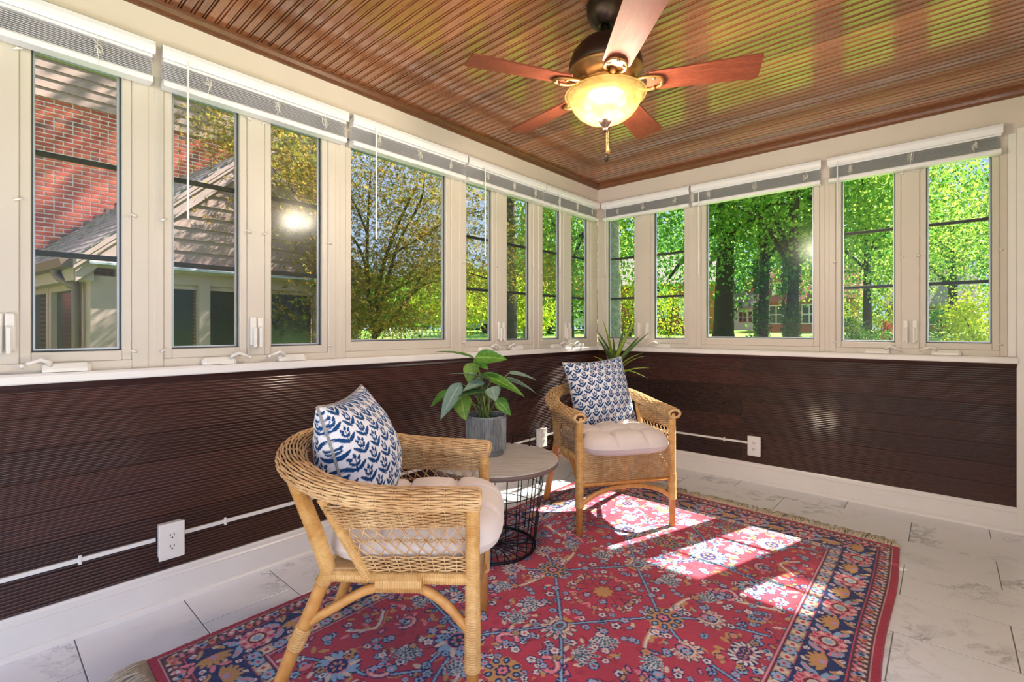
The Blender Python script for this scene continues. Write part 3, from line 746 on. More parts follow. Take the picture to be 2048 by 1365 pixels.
# ---- throw pillows with a block-print leaf pattern
def pillow_mesh():
    n = 190; W = .216; T = .135
    g = np.linspace(-1, 1, n+1); A, B = np.meshgrid(g, g, indexing='ij')
    inset = 1 - .09*(1-B**2); insetb = 1 - .09*(1-A**2)
    X, Y = A*W*inset, B*W*insetb
    H = T*np.clip((1-A**2)*(1-B**2), 0, 1)**.42*(.75+.25*np.clip((1-A**2)*(1-B**2), 0, 1))
    H = H + .004*np.sin(A*7+1)*np.sin(B*9)*(1-A**4)*(1-B**4)
    Vt = np.stack([X, Y, H], -1).reshape(-1, 3); Vb = np.stack([X, Y, -H], -1).reshape(-1, 3)
    V = np.vstack([Vt, Vb]); m = n+1
    I, J = np.meshgrid(np.arange(n), np.arange(n), indexing='ij'); I, J = I.ravel(), J.ravel()
    Ft = np.stack([I*m+J, (I+1)*m+J, (I+1)*m+J+1, I*m+J+1], -1); Fb = Ft[:, ::-1] + m*m
    # print: rows of leaf sprigs, half-drop
    cw, ch = .050, .0455
    def motif(x, y):
        ink = np.zeros_like(x, dtype=bool)
        row = np.floor(y/ch)
        for dr in (0, -1):
            rr = row+dr; fx = (x/cw + .5*(rr % 2)); a = (fx - np.floor(fx) - .5); b = (y/ch - rr)
            def ell(cx, cy, ang, l, w):
                c, s = math.cos(ang), math.sin(ang); dx, dy = (a-cx), (b-cy)*ch/cw
                p, q = dx*c+dy*s, -dx*s+dy*c; return (p/l)**2 + (q/(w*(1-.35*p/l)))**2 < 1
            for s in (-1, 1):
                ink |= ell(s*.245, .36, (math.pi/2 - s*.72), .32, .105)
                ink |= ell(s*.125, .62, (math.pi/2 - s*.5), .18, .07)
                ink |= ell(s*.17, .93, (math.pi/2 - s*.4), .15, .07)
            ink |= ell(0, 1.08, math.pi/2, .16, .07)
            ink |= (np.abs(a) < .022) & (b > .1) & (b < .9)
            ink |= ell(0, .03, 0, .06, .06)
        return ink
    ink = motif(X+.004, Y+.01)
    base = np.array(srgb(228,227,230)[:3]); blue = np.array(srgb(38,88,146)[:3]); blue2 = np.array(srgb(24,66,112)[:3])
    tv = (np.sin(X*9+Y*5)*.5+.5)[..., None]
    col = np.where(ink[..., None], blue*tv+blue2*(1-tv), base)
    C = np.concatenate([col.reshape(-1, 3)]*2); C = np.hstack([C, np.ones((len(C), 1))])
    me = npmesh('throw_pillow', V, np.vstack([Ft, Fb]), M['pillow'], True)
    at_ = me.color_attributes.new('Col', 'FLOAT_COLOR', 'POINT'); at_.data.foreach_set('color', C.astype(np.float32).ravel())
    e = []
    for k in range(96):
        s, t = divmod(k, 24); t = -1+2*t/24
        a, b = ((t,-1),(1,t),(-t,1),(-1,-t))[s]; e.append((a*W*(1-.09*(1-b*b)), b*W*(1-.09*(1-a*a)), 0))
    pm = MB()
    ee = [Vector(p) for p in e]; n2 = len(ee)
    for ph in (0, 2.09, 4.19):
        pts = []
        for i in range(n2*4):
            p = ee[i//4].lerp(ee[(i//4+1) % n2], (i % 4)/4); t = (ee[(i//4+1) % n2]-ee[i//4]).normalized(); nn = Vector((0,0,1)).cross(t)
            an = 2*math.pi*i/6 + ph; pts.append(p + (nn*math.cos(an)+Vector((0,0,1))*math.sin(an))*.0028)
        pm.tube(pts, .0028, 5, closed=True)
    return me, pm.mesh('piping', M['rope'], True)
M['pillow'] = attrmat('block_print_cotton', .85, .15, 900)
M['rope'] = simple('grey_rope', srgb(150,146,142), .85, var=.2, scale=150)
pme, pip = pillow_mesh()
def pillow(chair, lp, tilt, yaw, roll, label):
    a = chair.rotation_euler[2] + yaw
    # local pillow: normal +z -> chair front; y -> up
    Mx = Matrix.Translation(local(chair, lp)) @ Matrix.Rotation(a, 4, 'Z') @ Matrix.Rotation(-tilt, 4, 'Y') @ Matrix(((0,0,1,0),(1,0,0,0),(0,1,0,0),(0,0,0,1))) @ Matrix.Rotation(roll, 4, 'Z')
    o = link('throw_pillow', pme); o.matrix_world = Mx; tag(o, label, 'pillow', 'blue and white throw pillows'); link('piping', pip, o); return o
pillow(chairA, (-.410,.015,.676), R(15), R(0), R(2), 'blue leaf-print throw pillow leaning in the foreground wicker chair')
pillow(chairB, (-.385,.015,.708), R(18), R(6), R(4), 'blue leaf-print throw pillow leaning in the sunlit corner chair')

# ================================================================ SIDE TABLE
M['black'] = simple('black_wire', srgb(30,29,32), .45, .5)
def greywood():
    t = NT('grey_wood_top'); v = t.coord('Object', (10,1.2,10)); f = t.noise(v, 5, 6, .65, .5); f2 = t.noise(v, 30, 3)
    c = t.ramp(f, [(.3, srgb(172,164,160)), (.6, srgb(214,208,204)), (.8, srgb(196,188,184))]); c = t.mix(.25, c, t.ramp(f2, [(.3, srgb(120,110,104)), (.7, srgb(205,198,192))]))
    t.bsdf(c, .35, 0, .15); return t.m
M['gwood'] = greywood()
M['gedge'] = simple('brown_table_edge', srgb(116,98,90), .5)
tb = empty('side_table', (.643,-2.039,.010), R(-48), label='round wire-basket side table with grey wooden top', cat='table')
top = MB().lathe([(.318,.424),(.329,.426),(.331,.430),(.331,.448)], 72).build('table_edge', M['gedge'], tb, True)
MB().lathe([(.3305,.447),(.3295,.4505),(.326,.4515),(.20,.4518),(.001,.4518)], 72).build('table_top', M['gwood'], tb)
RT0, RB0, NW = .262, .212, 22
rad = lambda z: RB0 + (RT0-RB0)*(z/.424)
for zr, rr in ((.422,.003),(.30,.0022),(.19,.0022),(.085,.0022)):
    MB().tube([(rad(zr)*math.cos(2*math.pi*k/48), rad(zr)*math.sin(2*math.pi*k/48), zr) for k in range(48)], rr, 6, closed=True).build('hoop', M['black'], tb, True)
MB().tube([(RB0*math.cos(2*math.pi*k/48), RB0*math.sin(2*math.pi*k/48), .007) for k in range(48)], .007, 8, closed=True).build('base_ring', M['black'], tb, True)
wm = MB().tube([(RB0,0,.008),(RT0,0,.424)], .0024, 6).mesh('wire', M['black'], True); sm = MB().tube([(.028,0,.012),(RB0,0,.010)], .0022, 6).mesh('spoke', M['black'], True)
for k in range(NW):
    link('wire', wm, tb, None, (0,0,2*math.pi*k/NW)); link('spoke', sm, tb, None, (0,0,2*math.pi*(k+.5)/NW))
MB().tube([(.028*math.cos(2*math.pi*k/16), .028*math.sin(2*math.pi*k/16), .012) for k in range(16)], .003, 6, closed=True).build('hub', M['black'], tb, True)
for sgn in (1, -1):
    ha = R(48)  # handles lie across the line of sight
    h = MB(); d = Vector((math.cos(R(152)), math.sin(R(152)), 0))*sgn; t = Vector((-d.y, d.x, 0)); 
    if sgn < 0: continue
    h.tube([d*.315+t*.055+Vector((0,0,.452)), d*.315+t*.055+Vector((0,0,.490)), d*.315+t*.045+Vector((0,0,.497)), d*.315-t*.045+Vector((0,0,.497)), d*.315-t*.055+Vector((0,0,.490)), d*.315-t*.055+Vector((0,0,.452))], .003, 6)
    for e in (.055, -.055): h.tube([d*.300+t*e+Vector((0,0,.4535)), d*.330+t*e+Vector((0,0,.4535))], .003, 6)
    h.build('tray_handle', M['black'], tb, True)

# ================================================================ POTTED PLANT ON THE TABLE
def potmat():
    t = NT('ribbed_grey_zinc'); v = t.coord('Object', (1,1,.25)); f = t.noise(v, 60, 4, .7)
    c = t.ramp(f, [(.3, srgb(104,106,106)), (.55, srgb(142,146,146)), (.75, srgb(176,172,164))]); t.bsdf(c, .5, .35); return t.m
M['zinc'] = potmat()
M['soil'] = simple('dark_soil', srgb(58,48,44), .95, var=.4, scale=80)
def leaf_mat(name, body, vein, edge, blotch=None):
    t = NT(name); v = t.coord('UV'); sx = t.n('ShaderNodeSeparateXYZ'); t.l(v, sx.inputs[0])
    ab = t.n('ShaderNodeMath', operation='ABSOLUTE'); t.l(sx.outputs[1], ab.inputs[0])
    c = t.ramp(ab.outputs[0], [(0, vein), (.05, vein), (.10, body), (.9, body), (1, edge)])
    vo = t.coord('Object'); n = t.noise(vo, 60, 3)
    c = t.mix(.35, c, t.ramp(n, [(.35, body), (.65, blotch or vein)]))
    p = t.n('ShaderNodeBsdfPrincipled'); t.l(c, p.inputs['Base Color']); p.inputs['Roughness'].default_value = .38
    tl = t.n('ShaderNodeBsdfTranslucent'); t.l(c, tl.inputs[0]); mx = t.n('ShaderNodeMixShader'); mx.inputs[0].default_value = .3
    t.l(p.outputs[0], mx.inputs[1]); t.l(tl.outputs[0], mx.inputs[2]); t.l(mx.outputs[0], t.out.inputs[0]); return t.m
M['lf_green'] = leaf_mat('green_leaf', srgb(72,132,40), srgb(150,190,90), srgb(150,190,80))
M['lf_lime'] = leaf_mat('lime_leaf', srgb(120,165,50), srgb(190,210,110), srgb(190,205,100))
M['lf_silver'] = leaf_mat('silvery_leaf', srgb(140,168,150), srgb(196,212,200), srgb(110,150,90), srgb(96,130,110))
M['lf_dark'] = leaf_mat('dark_leaf', srgb(44,88,40), srgb(110,150,80), srgb(80,120,60))
M['stem'] = simple('green_stem', srgb(112,132,62), .5, var=.2)
def leaf_obj(name, base, tip, width, mat, parent, droop=.12, cup=.18, normal=None, nseg=12, shape='heart'):
    base, tip = Vector(base), Vector(tip); ax = tip-base; L = ax.length; t = ax.normalized()
    up = Vector(normal) if normal else Vector((0,0,1)); sd = t.cross(up)
    sd = sd.normalized() if sd.length > 1e-4 else Vector((1,0,0)); nn = sd.cross(t).normalized()
    cols = (-1,-.66,-.33,0,.33,.66,1); V = []; UV = []
    for i in range(nseg+1):
        s = i/nseg
        w = (width/2)*((math.sin(math.pi*min(1, s**.62))**.85)*(1-.12*s) if shape == 'heart' else (math.sin(math.pi*min(1,.12+.88*s))**.7 if s < .999 else 0)*(1.15-.5*s))
        if i == nseg: w = 0.0006
        if i == 0: w = max(w, .002)
        c = base + ax*s + nn*(droop*L*4*s*(1-s)*.5)
        for k in cols:
            V.append(c + sd*w*k + nn*cup*w*(k*k) ); UV.append((s, k))
    n = len(cols); F = [(i*n+k, i*n+k+1, (i+1)*n+k+1, (i+1)*n+k) for i in range(nseg) for k in range(n-1)]
    # thickness
    m0 = len(V); V2 = [p - nn*.0008 for p in V]; F2 = [tuple(m0+i for i in f[::-1]) for f in F]
    bd = list(range(0, n)) + [i*n+n-1 for i in range(1, nseg+1)] + [nseg*n+k for k in range(n-2, -1, -1)] + [i*n for i in range(nseg-1, 0, -1)]
    F3 = [(bd[i], bd[(i+1) % len(bd)], m0+bd[(i+1) % len(bd)], m0+bd[i]) for i in range(len(bd))]
    me = bpy.data.meshes.new(name); off = parent.location if parent else Vector((0,0,0))
    me.from_pydata([tuple(p-off) for p in V+V2], [], F+F2+F3); me.materials.append(mat)
    uvl = me.uv_layers.new(name='UVMap'); UU = UV+UV
    for lp in me.loops: uvl.data[lp.index].uv = UU[lp.vertex_index]
    me.polygons.foreach_set('use_smooth', [True]*len(me.polygons)); me.update()
    return link(name, me, parent)
PP = Vector((.558,-2.008,.462))
pp = empty('potted_plant', PP, label='leafy green plant in ribbed grey pot on the side table', cat='potted plant')
pot = MB(); prof = []
nr = 60; vs = []; seg = nr*4; zs = [0, .004, .022, .024, .030, .190, .196, .206, .208, .206, .185]
rs = [.088, .091, .091, .093, .104, .106, .107, .108, .105, .099, .096]
for i, (r_, z_) in enumerate(zip(rs, zs)):
    for k in range(seg):
        a = 2*math.pi*k/seg; rib = (.0022*(1 if k % 4 in (0,1) else -1) if 3 < i < 6 else 0)
        vs.append(((r_+rib)*math.cos(a), (r_+rib)*math.sin(a), z_))
pot.add(vs, [(i*seg+k, i*seg+(k+1) % seg, (i+1)*seg+(k+1) % seg, (i+1)*seg+k) for i in range(len(zs)-1) for k in range(seg)] + [tuple(range(seg))[::-1]])
pot.build('pot', M['zinc'], pp)
MB().lathe([(.099,.168),(.06,.172),(.001,.174)], 40).build('soil', M['soil'], pp, True)
D0 = 2.56
LV = [  # base px, tip px, width m, depth base, depth tip, material, normal hint
 ((948,717),(869,704),.075,2.55,2.62,'lf_green',(0,0,1)), ((950,715),(1015,720),.095,2.54,2.50,'lf_green',(.5,-.6,.6)),
 ((952,716),(976,740),.062,2.54,2.49,'lf_green',(.2,-.7,.7)), ((945,726),(937,768),.085,2.58,2.56,'lf_lime',(.55,-.75,.2)),
 ((983,761),(899,748),.070,2.52,2.46,'lf_silver',(0,0,1)), ((963,748),(1050,795),.085,2.55,2.50,'lf_green',(.35,-.3,.85)),
 ((1017,747),(1074,762),.070,2.57,2.62,'lf_silver',(.1,-.3,.9)), ((1010,758),(1074,789),.075,2.60,2.68,'lf_silver',(.1,-.4,.9)),
 ((967,764),(926,783),.070,2.52,2.44,'lf_silver',(.3,-.5,.8)), ((921,766),(881,840),.085,2.50,2.44,'lf_silver',(.6,-.6,.55)),
 ((897,784),(861,815),.070,2.56,2.62,'lf_green',(.4,-.5,.8)), ((922,790),(931,842),.105,2.52,2.47,'lf_lime',(.6,-.78,.2)),
 ((978,785),(915,795),.095,2.50,2.42,'lf_dark',(.1,-.2,1)), ((984,774),(992,804),.085,2.48,2.42,'lf_silver',(.6,-.75,.3)),
 ((994,798),(1022,832),.070,2.53,2.50,'lf_green',(.4,-.7,.55)), ((975,775),(935,768),.075,2.56,2.60,'lf_dark',(.0,-.2,1)),
 ((950,760),(985,757),.06,2.60,2.70,'lf_green',(0,-.2,1))]
for b, t, w, db, dt, mt, nn in LV:
    B, T_ = at(b[0], b[1], db), at(t[0], t[1], dt)
    leaf_obj('leaf', B, T_, w, M[mt], pp, normal=nn, droop=.10)
    root = PP + Vector((random.uniform(-.04,.04), random.uniform(-.04,.04), .172)); mid = root.lerp(B, .6) + Vector((0,0,.03))
    st = MB().tube([p-PP for p in crom([root, mid, B], 6)], [.0042-.0022*i/12 for i in range(13)], 6); st.build('stem', M['stem'], pp, True)

# ---- spiky plant behind the corner chair
SP = Vector((.36,-.36,0))
sp = empty('spiky_plant', SP, label='tall spiky yucca-like plant in the corner behind the chair', cat='potted plant')
MB().lathe([(.10,0),(.105,.01),(.135,.26),(.14,.275),(.135,.28),(.125,.27),(.12,.24)], 36).build('pot', M['zinc'], sp, True)
MB().lathe([(.122,.245),(.001,.25)], 24).build('soil', M['soil'], sp, True)
MB().tube([(0,0,.24),(.01,0,.5),(.02,-.005,.80)], [.018,.016,.014], 8).build('trunk', M['stem'], sp, True)
M['lf_spike'] = leaf_mat('yucca_leaf', srgb(72,110,58), srgb(120,150,80), srgb(220,215,110))
M['lf_spike2'] = leaf_mat('yucca_yellow_leaf', srgb(120,150,50), srgb(190,200,70), srgb(235,225,120))
SL = [((1205,640),'lf_spike2',.030,3.8),((1191,659),'lf_spike',.034,3.85),((1201,688),'lf_spike',.036,3.8),((1192,672),'lf_spike',.03,4.0),((1247,660),'lf_spike',.034,3.95),((1273,637),'lf_spike2',.036,3.85),
      ((1301,664),'lf_spike',.032,3.85),((1280,672),'lf_spike',.034,4.0),((1225,668),'lf_spike',.032,3.75),((1260,655),'lf_spike',.03,4.0),((1218,700),'lf_spike',.034,3.72),
      ((1286,706),'lf_spike2',.022,3.75),((1292,712),'lf_spike2',.018,3.8),((1299,737),'lf_spike2',.016,3.85),((1186,713),'lf_spike2',.022,3.9),((1296,758),'lf_spike2',.016,3.7),((1212,712),'lf_spike',.03,3.9)]
for i, (t, mt, w, dt) in enumerate(SL):
    lowp = t[1] > 700
    B = SP + Vector((.02,-.005,.80 if not lowp else .74)) + Vector((random.uniform(-.012,.012), random.uniform(-.012,.012), random.uniform(-.03,.03)))
    leaf_obj('leaf', B, at(t[0], t[1], dt), w, M[mt], sp, normal=(.3,-.4,.8), droop=(.10 if not lowp else .28), cup=.5, shape='blade')

# ================================================================ OUTLETS AND CABLE RACEWAY
M['plastic'] = simple('white_plastic', srgb(238,236,232), .3, var=.01)
M['slot'] = simple('black_slot', srgb(25,25,25), .6)
def outlet(side, u, z, label):
    w = wmap(side); o = empty('wall_outlet', w(u, 0, z-.07), label=label, cat='outlet', group='surface-mounted wall outlets'); off = Vector(o.location)
    def part(mb, n, mt, par, sm=False):
        mb.v = [tuple(Vector(p)-off) for p in mb.v]; return mb.build(n, mt, par, sm)
    part(wbox(MB(), side, u-.040, u+.040, -.040, -.002, z-.067, z+.067, .003), 'box', M['plastic'], o)
    part(wbox(MB(), side, u-.044, u+.044, -.047, -.039, z-.072, z+.072, .003), 'cover_plate', M['plastic'], o)
    for dz in (.022, -.022):
        m = MB(); pts = [w(u+.0175*math.cos(a)*1.0, -.049, z+dz+.0155*math.sin(a)) for a in [2*math.pi*k/20 for k in range(20)]]
        pb = [w(u+.0175*math.cos(a)*1.0, -.046, z+dz+.0155*math.sin(a)) for a in [2*math.pi*k/20 for k in range(20)]]
        m.add(pts+pb, [tuple(range(20))] + [(i, (i+1) % 20, 20+(i+1) % 20, 20+i) for i in range(20)]); s = part(m, 'socket', M['plastic'], o)
        m = MB()
        for du, hh in ((-.0065,.008),(.0065,.007)): wbox(m, side, u+du-.0014, u+du+.0014, -.0497, -.0488, z+dz-.001, z+dz+hh)
        wbox(m, side, u-.0025, u+.0025, -.0497, -.0488, z+dz-.010, z+dz-.005); part(m, 'slot', M['slot'], s)
    return o
outlet('L', -3.285, .266, 'white wall outlet low on the dark wall at left')
outlet('L', -.86, .275, 'white wall outlet low on the dark wall behind the side table')
outlet('R', 1.338, .270, 'white wall outlet low on the dark wall at right')
def raceway(side, u0, u1, zz, label, clips):
    w = wmap(side); o = empty('cable_raceway', w((u0+u1)/2, 0, zz-.009), label=label, cat='raceway', group='white cable raceways'); off = Vector(o.location)
    def part(mb, n, mt):
        mb.v = [tuple(Vector(p)-off) for p in mb.v]; return mb.build(n, mt, o)
    part(wbox(MB(), side, u0, u1, -.014, -.004, zz-.008, zz+.008, .002), 'channel', M['plastic'])
    for c in clips: part(wbox(MB(), side, c-.005, c+.005, -.0165, -.004, zz-.017, zz+.017, .002), 'strap', M['plastic'])
raceway('L', -4.6, -3.332, .275, 'white cable raceway running left from the outlet on the long wall', (-3.56,))
raceway('L', -3.238, -.92, .275, 'white cable raceway running between the two outlets on the long wall', (-3.08,-2.3,-1.4))
raceway('L', -.81, -.02, .278, 'white cable raceway between outlet and room corner', (-.4,))
raceway('R', .02, 1.290, .283, 'white cable raceway on the short wall ending at the outlet', (1.12,.5))
# ================================================================ PERSIAN RUG
def rug_canvas(nu, nv, W, L):
    rg = random.Random(5)
    hu, hv = nu//2+1, nv//2+1
    u = np.linspace(0, W/2, hu); v = np.linspace(0, L/2, hv); V, U = np.meshgrid(v, u, indexing='ij')
    s = lambda *c: np.array(srgb(*c)[:3])
    RED, RED2, NAVY, SKY, CREAM, TAN, PINK, DKG, WHT, MAR = s(192,60,82), s(176,48,70), s(32,44,104), s(150,184,214), s(228,206,188), s(206,156,96), s(232,136,150), s(70,88,98), s(232,224,222), s(118,30,52)
    C = np.empty((hv, hu, 3)); C[:] = RED
    du, dv = u[1]-u[0], v[1]-v[0]
    def win(cu, cv, r):
        i0, i1 = max(0, int((cv-r)/dv)), min(hv, int((cv+r)/dv)+2); j0, j1 = max(0, int((cu-r)/du)), min(hu, int((cu+r)/du)+2)
        return (slice(i0, i1), slice(j0, j1)) if i1 > i0 and j1 > j0 else None
    def put(w, m, col): C[w][m] = col
    def ell(cu, cv, a, b, ang, col):
        w = win(cu, cv, max(a, b)*1.1)
        if not w: return
        c, sn = math.cos(ang), math.sin(ang); x, y = U[w]-cu, V[w]-cv
        put(w, ((x*c+y*sn)/a)**2 + ((-x*sn+y*c)/b)**2 < 1, col)
    def ring(cu, cv, r, n, pl, amp, col, ph=0.0, k=1.0):
        """scalloped disc (flower outline)"""
        w = win(cu, cv, r*(1+amp)*1.1)
        if not w: return
        x, y = (U[w]-cu)/k, V[w]-cv; d = np.hypot(x, y); a = np.arctan2(y, x)
        put(w, d < r*(1+amp*np.abs(np.cos(n*a/2+ph))**pl), col)
    def seg(pts, wd, col):
        for (x0, y0), (x1, y1) in zip(pts, pts[1:]):
            l = math.hypot(x1-x0, y1-y0); w = win((x0+x1)/2, (y0+y1)/2, l/2+wd)
            if not w or l < 1e-6: continue
            t = np.clip(((U[w]-x0)*(x1-x0)+(V[w]-y0)*(y1-y0))/l**2, 0, 1)
            put(w, np.hypot(U[w]-x0-t*(x1-x0), V[w]-y0-t*(y1-y0)) < wd/2, col)
    def curve(pts, wd, col, edge=None):
        p = [(q.x, q.y) for q in crom([Vector((a, b, 0)) for a, b in pts], 10)]
        if edge is not None: seg(p, wd+.009, edge)
        seg(p, wd, col)
    def blossom(cu, cv, r, c1, c2, c3):
        ring(cu, cv, r*.75, 5, .6, .55, NAVY, rg.random()*6); ring(cu, cv, r*.58, 5, .6, .55, c1, rg.random()*6); ell(cu, cv, r*.38, r*.38, 0, c2); ell(cu, cv, r*.16, r*.16, 0, c3)
    def rosette(cu, cv, r, pet, ctr, n=18):
        ring(cu, cv, r*.88, n, .7, .16, NAVY)
        for k in range(n):
            a = 2*math.pi*k/n; ell(cu+math.cos(a)*r*.70, cv+math.sin(a)*r*.70, r*.30, r*.115, a+.35, pet if k % 3 else CREAM)
        ell(cu, cv, r*.50, r*.50, 0, PINK); ell(cu, cv, r*.44, r*.44, 0, ctr)
        for k in range(6):
            a = 2*math.pi*k/6; ell(cu+math.cos(a)*r*.22, cv+math.sin(a)*r*.22, r*.10, r*.07, a, TAN if k % 2 else PINK)
    def palmette(cu, cv, r, ang, pet, rim, c1, c2):
        for k in range(11):
            a = ang + (k-5)*.46; l = r*(1.0-.05*abs(k-5)); 
            ell(cu+math.cos(a)*l*.62, cv+math.sin(a)*l*.62, l*.44, l*.17, a, NAVY)
        for k in range(11):
            a = ang + (k-5)*.46; l = r*(1.0-.05*abs(k-5)); ell(cu+math.cos(a)*l*.62, cv+math.sin(a)*l*.62, l*.38, l*.125, a, pet); ell(cu+math.cos(a)*l*.66, cv+math.sin(a)*l*.66, l*.10, l*.05, a, RED)
        ell(cu, cv, r*.46, r*.36, ang, rim); ell(cu, cv, r*.38, r*.29, ang, c1); ell(cu, cv, r*.24, r*.17, ang, c2); ell(cu, cv, r*.09, r*.07, ang, RED)
    def roundel(cu, cv, r):
        ring(cu, cv, r*.8, 9, .8, .2, TAN)
        for k in range(9):
            a = 2*math.pi*k/9; ell(cu+math.cos(a)*r*.72, cv+math.sin(a)*r*.72, r*.22, r*.17, a, NAVY); ell(cu+math.cos(a)*r*.72, cv+math.sin(a)*r*.72, r*.11, r*.08, a, SKY)
        ring(cu, cv, r*.3, 7, .8, .4, NAVY); ring(cu, cv, r*.2, 7, .8, .4, PINK); ell(cu, cv, r*.1, r*.1, 0, NAVY)
    def fern(cu, cv, l, ang, c1=DKG, c2=SKY):
        for k in range(7):
            a = ang + (k-3)*.30; ll = l*(1-.10*abs(k-3))
            ell(cu+math.cos(a)*ll*.5, cv+math.sin(a)*ll*.5, ll*.5, ll*.085, a, WHT); ell(cu+math.cos(a)*ll*.5, cv+math.sin(a)*ll*.5, ll*.46, ll*.055, a, c1)
            for q in range(4):
                d = ll*(.3+.17*q); ell(cu+math.cos(a)*d, cv+math.sin(a)*d, ll*.03, ll*.05, a, c2)
    def cloud(cu, cv, r, ang, col=PINK):
        P = [(math.cos(t)*r*(1-.10*t), math.sin(t)*r*(.85-.08*t)) for t in [i*.45 for i in range(12)]]
        c, sn = math.cos(ang), math.sin(ang); Q = [(cu+x*c-y*sn, cv+x*sn+y*c) for x, y in P]
        curve(Q, r*.40, col, NAVY); curve([(a+r*.05, b) for a, b in Q[1:7]], r*.10, CREAM); blossom(Q[-1][0], Q[-1][1], r*.34, SKY, PINK, NAVY)
    # ---- field ground: sprigs scattered over red
    for _ in range(560):
        cu, cv = rg.uniform(.27, W/2), rg.uniform(.27, L/2); t = rg.random(); r = rg.uniform(.009,.016); a = rg.uniform(0, 6.3)
        if t < .30: ell(cu, cv, r*1.3, r*.6, a, rg.choice([TAN, CREAM, PINK, TAN]))
        elif t < .6: blossom(cu, cv, r*1.15, rg.choice([SKY, WHT, SKY]), rg.choice([PINK, RED, NAVY]), NAVY)
        elif t < .72: ell(cu, cv, r*1.4, r*.8, a, NAVY); ell(cu, cv, r*.9, r*.45, a, rg.choice([PINK, SKY, TAN]))
        elif t < .84: curve([(cu, cv), (cu+.03*math.cos(a), cv+.03*math.sin(a)), (cu+.055*math.cos(a+.5), cv+.055*math.sin(a+.5))], .0045, rg.choice([NAVY, MAR, TAN]))
        else: ell(cu, cv, r, r, a, RED2)
    # vines (sky blue with navy edge)
    cu0, cv0 = W/2, L/2
    for pts in ([(cu0, cv0-.30), (cu0-.13, cv0-.15), (cu0-.26, cv0)], [(cu0, cv0-.30), (cu0-.12, cv0-.46), (cu0-.22, cv0-.62), (cu0-.20, cv0-.80)], [(cu0-.26, cv0), (cu0-.40, cv0-.10), (.32, cv0-.16)],
                [(cu0, cv0-.92), (cu0-.13, cv0-.80), (cu0-.22, cv0-.62), (cu0-.36, cv0-.56), (.34, cv0-.52)], [(cu0-.20, cv0-.80), (cu0-.30, cv0-.92), (cu0-.42, cv0-.96), (.33, cv0-1.06)]):
        curve(pts, .008, SKY, NAVY)
    for pts in ([(cu0-.26, cv0), (cu0-.30, cv0-.22), (cu0-.42, cv0-.30), (.33, cv0-.36)], [(cu0-.02, cv0-.62), (cu0-.09, cv0-.70), (cu0-.06, cv0-.82)], [(.35, cv0-.70), (.42, cv0-.78), (.36, cv0-.86)], [(cu0-.05, cv0-1.06), (cu0-.2, cv0-1.02), (cu0-.34, cv0-1.09)]):
        curve(pts, .011, WHT, None); curve([(a+.01, b+.012) for a, b in pts], .005, TAN)
    # medallion diamond
    for i in range(16):
        a = 2*math.pi*i/16; curve([(cu0, cv0), (cu0+.07*math.cos(a), cv0+.07*math.sin(a)), (cu0+.12*math.cos(a+.15), cv0+.12*math.sin(a+.15))], .005, MAR); blossom(cu0+.13*math.cos(a+.1), cv0+.13*math.sin(a+.1), .014, TAN, PINK, RED)
    ring(cu0, cv0, .03, 8, .8, .5, TAN)
    palmette(cu0, cv0-.31, .085, -math.pi/2, CREAM, MAR, SKY, DKG); roundel(cu0-.27, cv0, .075)
    palmette(cu0-.40, cv0-.12, .07, math.pi, CREAM, NAVY, PINK, SKY); rosette(cu0-.22, cv0-.62, .088, SKY, NAVY)
    rosette(cu0-.46, cv0-.46, .06, SKY, NAVY, 14); roundel(cu0, cv0-.62, .07); palmette(cu0, cv0-.93, .085, -math.pi/2, CREAM, NAVY, PINK, SKY)
    rosette(cu0-.42, cv0-.97, .075, SKY, NAVY); palmette(cu0-.21, cv0-1.05, .065, math.pi/2, TAN, NAVY, SKY, PINK); rosette(.36, cv0-.02, .05, WHT, NAVY, 12)
    for a, b, l, g in ((cu0-.12, cv0-.40, .10, 2.6), (cu0-.15, cv0-.24, .10, -2.2), (cu0-.10, cv0-.74, .10, 2.2), (cu0-.34, cv0-.76, .10, -.6), (cu0-.36, cv0-.22, .09, -1.2), (.40, cv0-.60, .08, 1.2), (cu0-.32, cv0-1.06, .08, .4)): fern(a, b, l, g)
    for a, b, r, g in ((cu0-.10, cv0-.50, .042, .5), (cu0-.40, cv0-.34, .045, 2.0), (cu0-.30, cv0-.88, .042, 4.0), (cu0-.07, cv0-1.03, .04, 1.0), (cu0-.45, cv0-.68, .04, 5.0)): cloud(a, b, r, g)
    for _ in range(70):
        a, b = rg.uniform(.29, W/2-.02), rg.uniform(.29, L/2-.02); blossom(a, b, rg.uniform(.014,.020), rg.choice([SKY, WHT, SKY, TAN]), rg.choice([PINK, NAVY]), rg.choice([RED, CREAM]))
    # ---- borders
    d = np.minimum(U, V)
    def band(a, b, col): m = (d >= a) & (d < b); C[m] = col
    band(0, .026, s(178,38,66)); band(.026, .031, s(210,170,160)); band(.031, .082, s(96,44,66)); band(.082, .087, s(216,80,92)); band(.087, .222, NAVY); band(.222, .227, s(206,90,104)); band(.227, .268, s(196,172,140)); band(.268, .275, MAR); band(.275, .282, s(226,150,170)); band(.282, .287, MAR)
    def along(dist, step, fn, start=0.0):
        # long side (u = dist) and short side (v = dist), mitred at the corner
        n = int((L/2-dist-start)/step)+1; st = (L/2-dist)/max(1, round((L/2-dist)/step))
        for k in range(int(round((L/2-dist)/st))+1): fn(dist, L/2-k*st, 0, k)
        st = (W/2-dist)/max(1, round((W/2-dist)/step))
        for k in range(int(round((W/2-dist)/st))): fn(W/2-k*st, dist, 1, k)
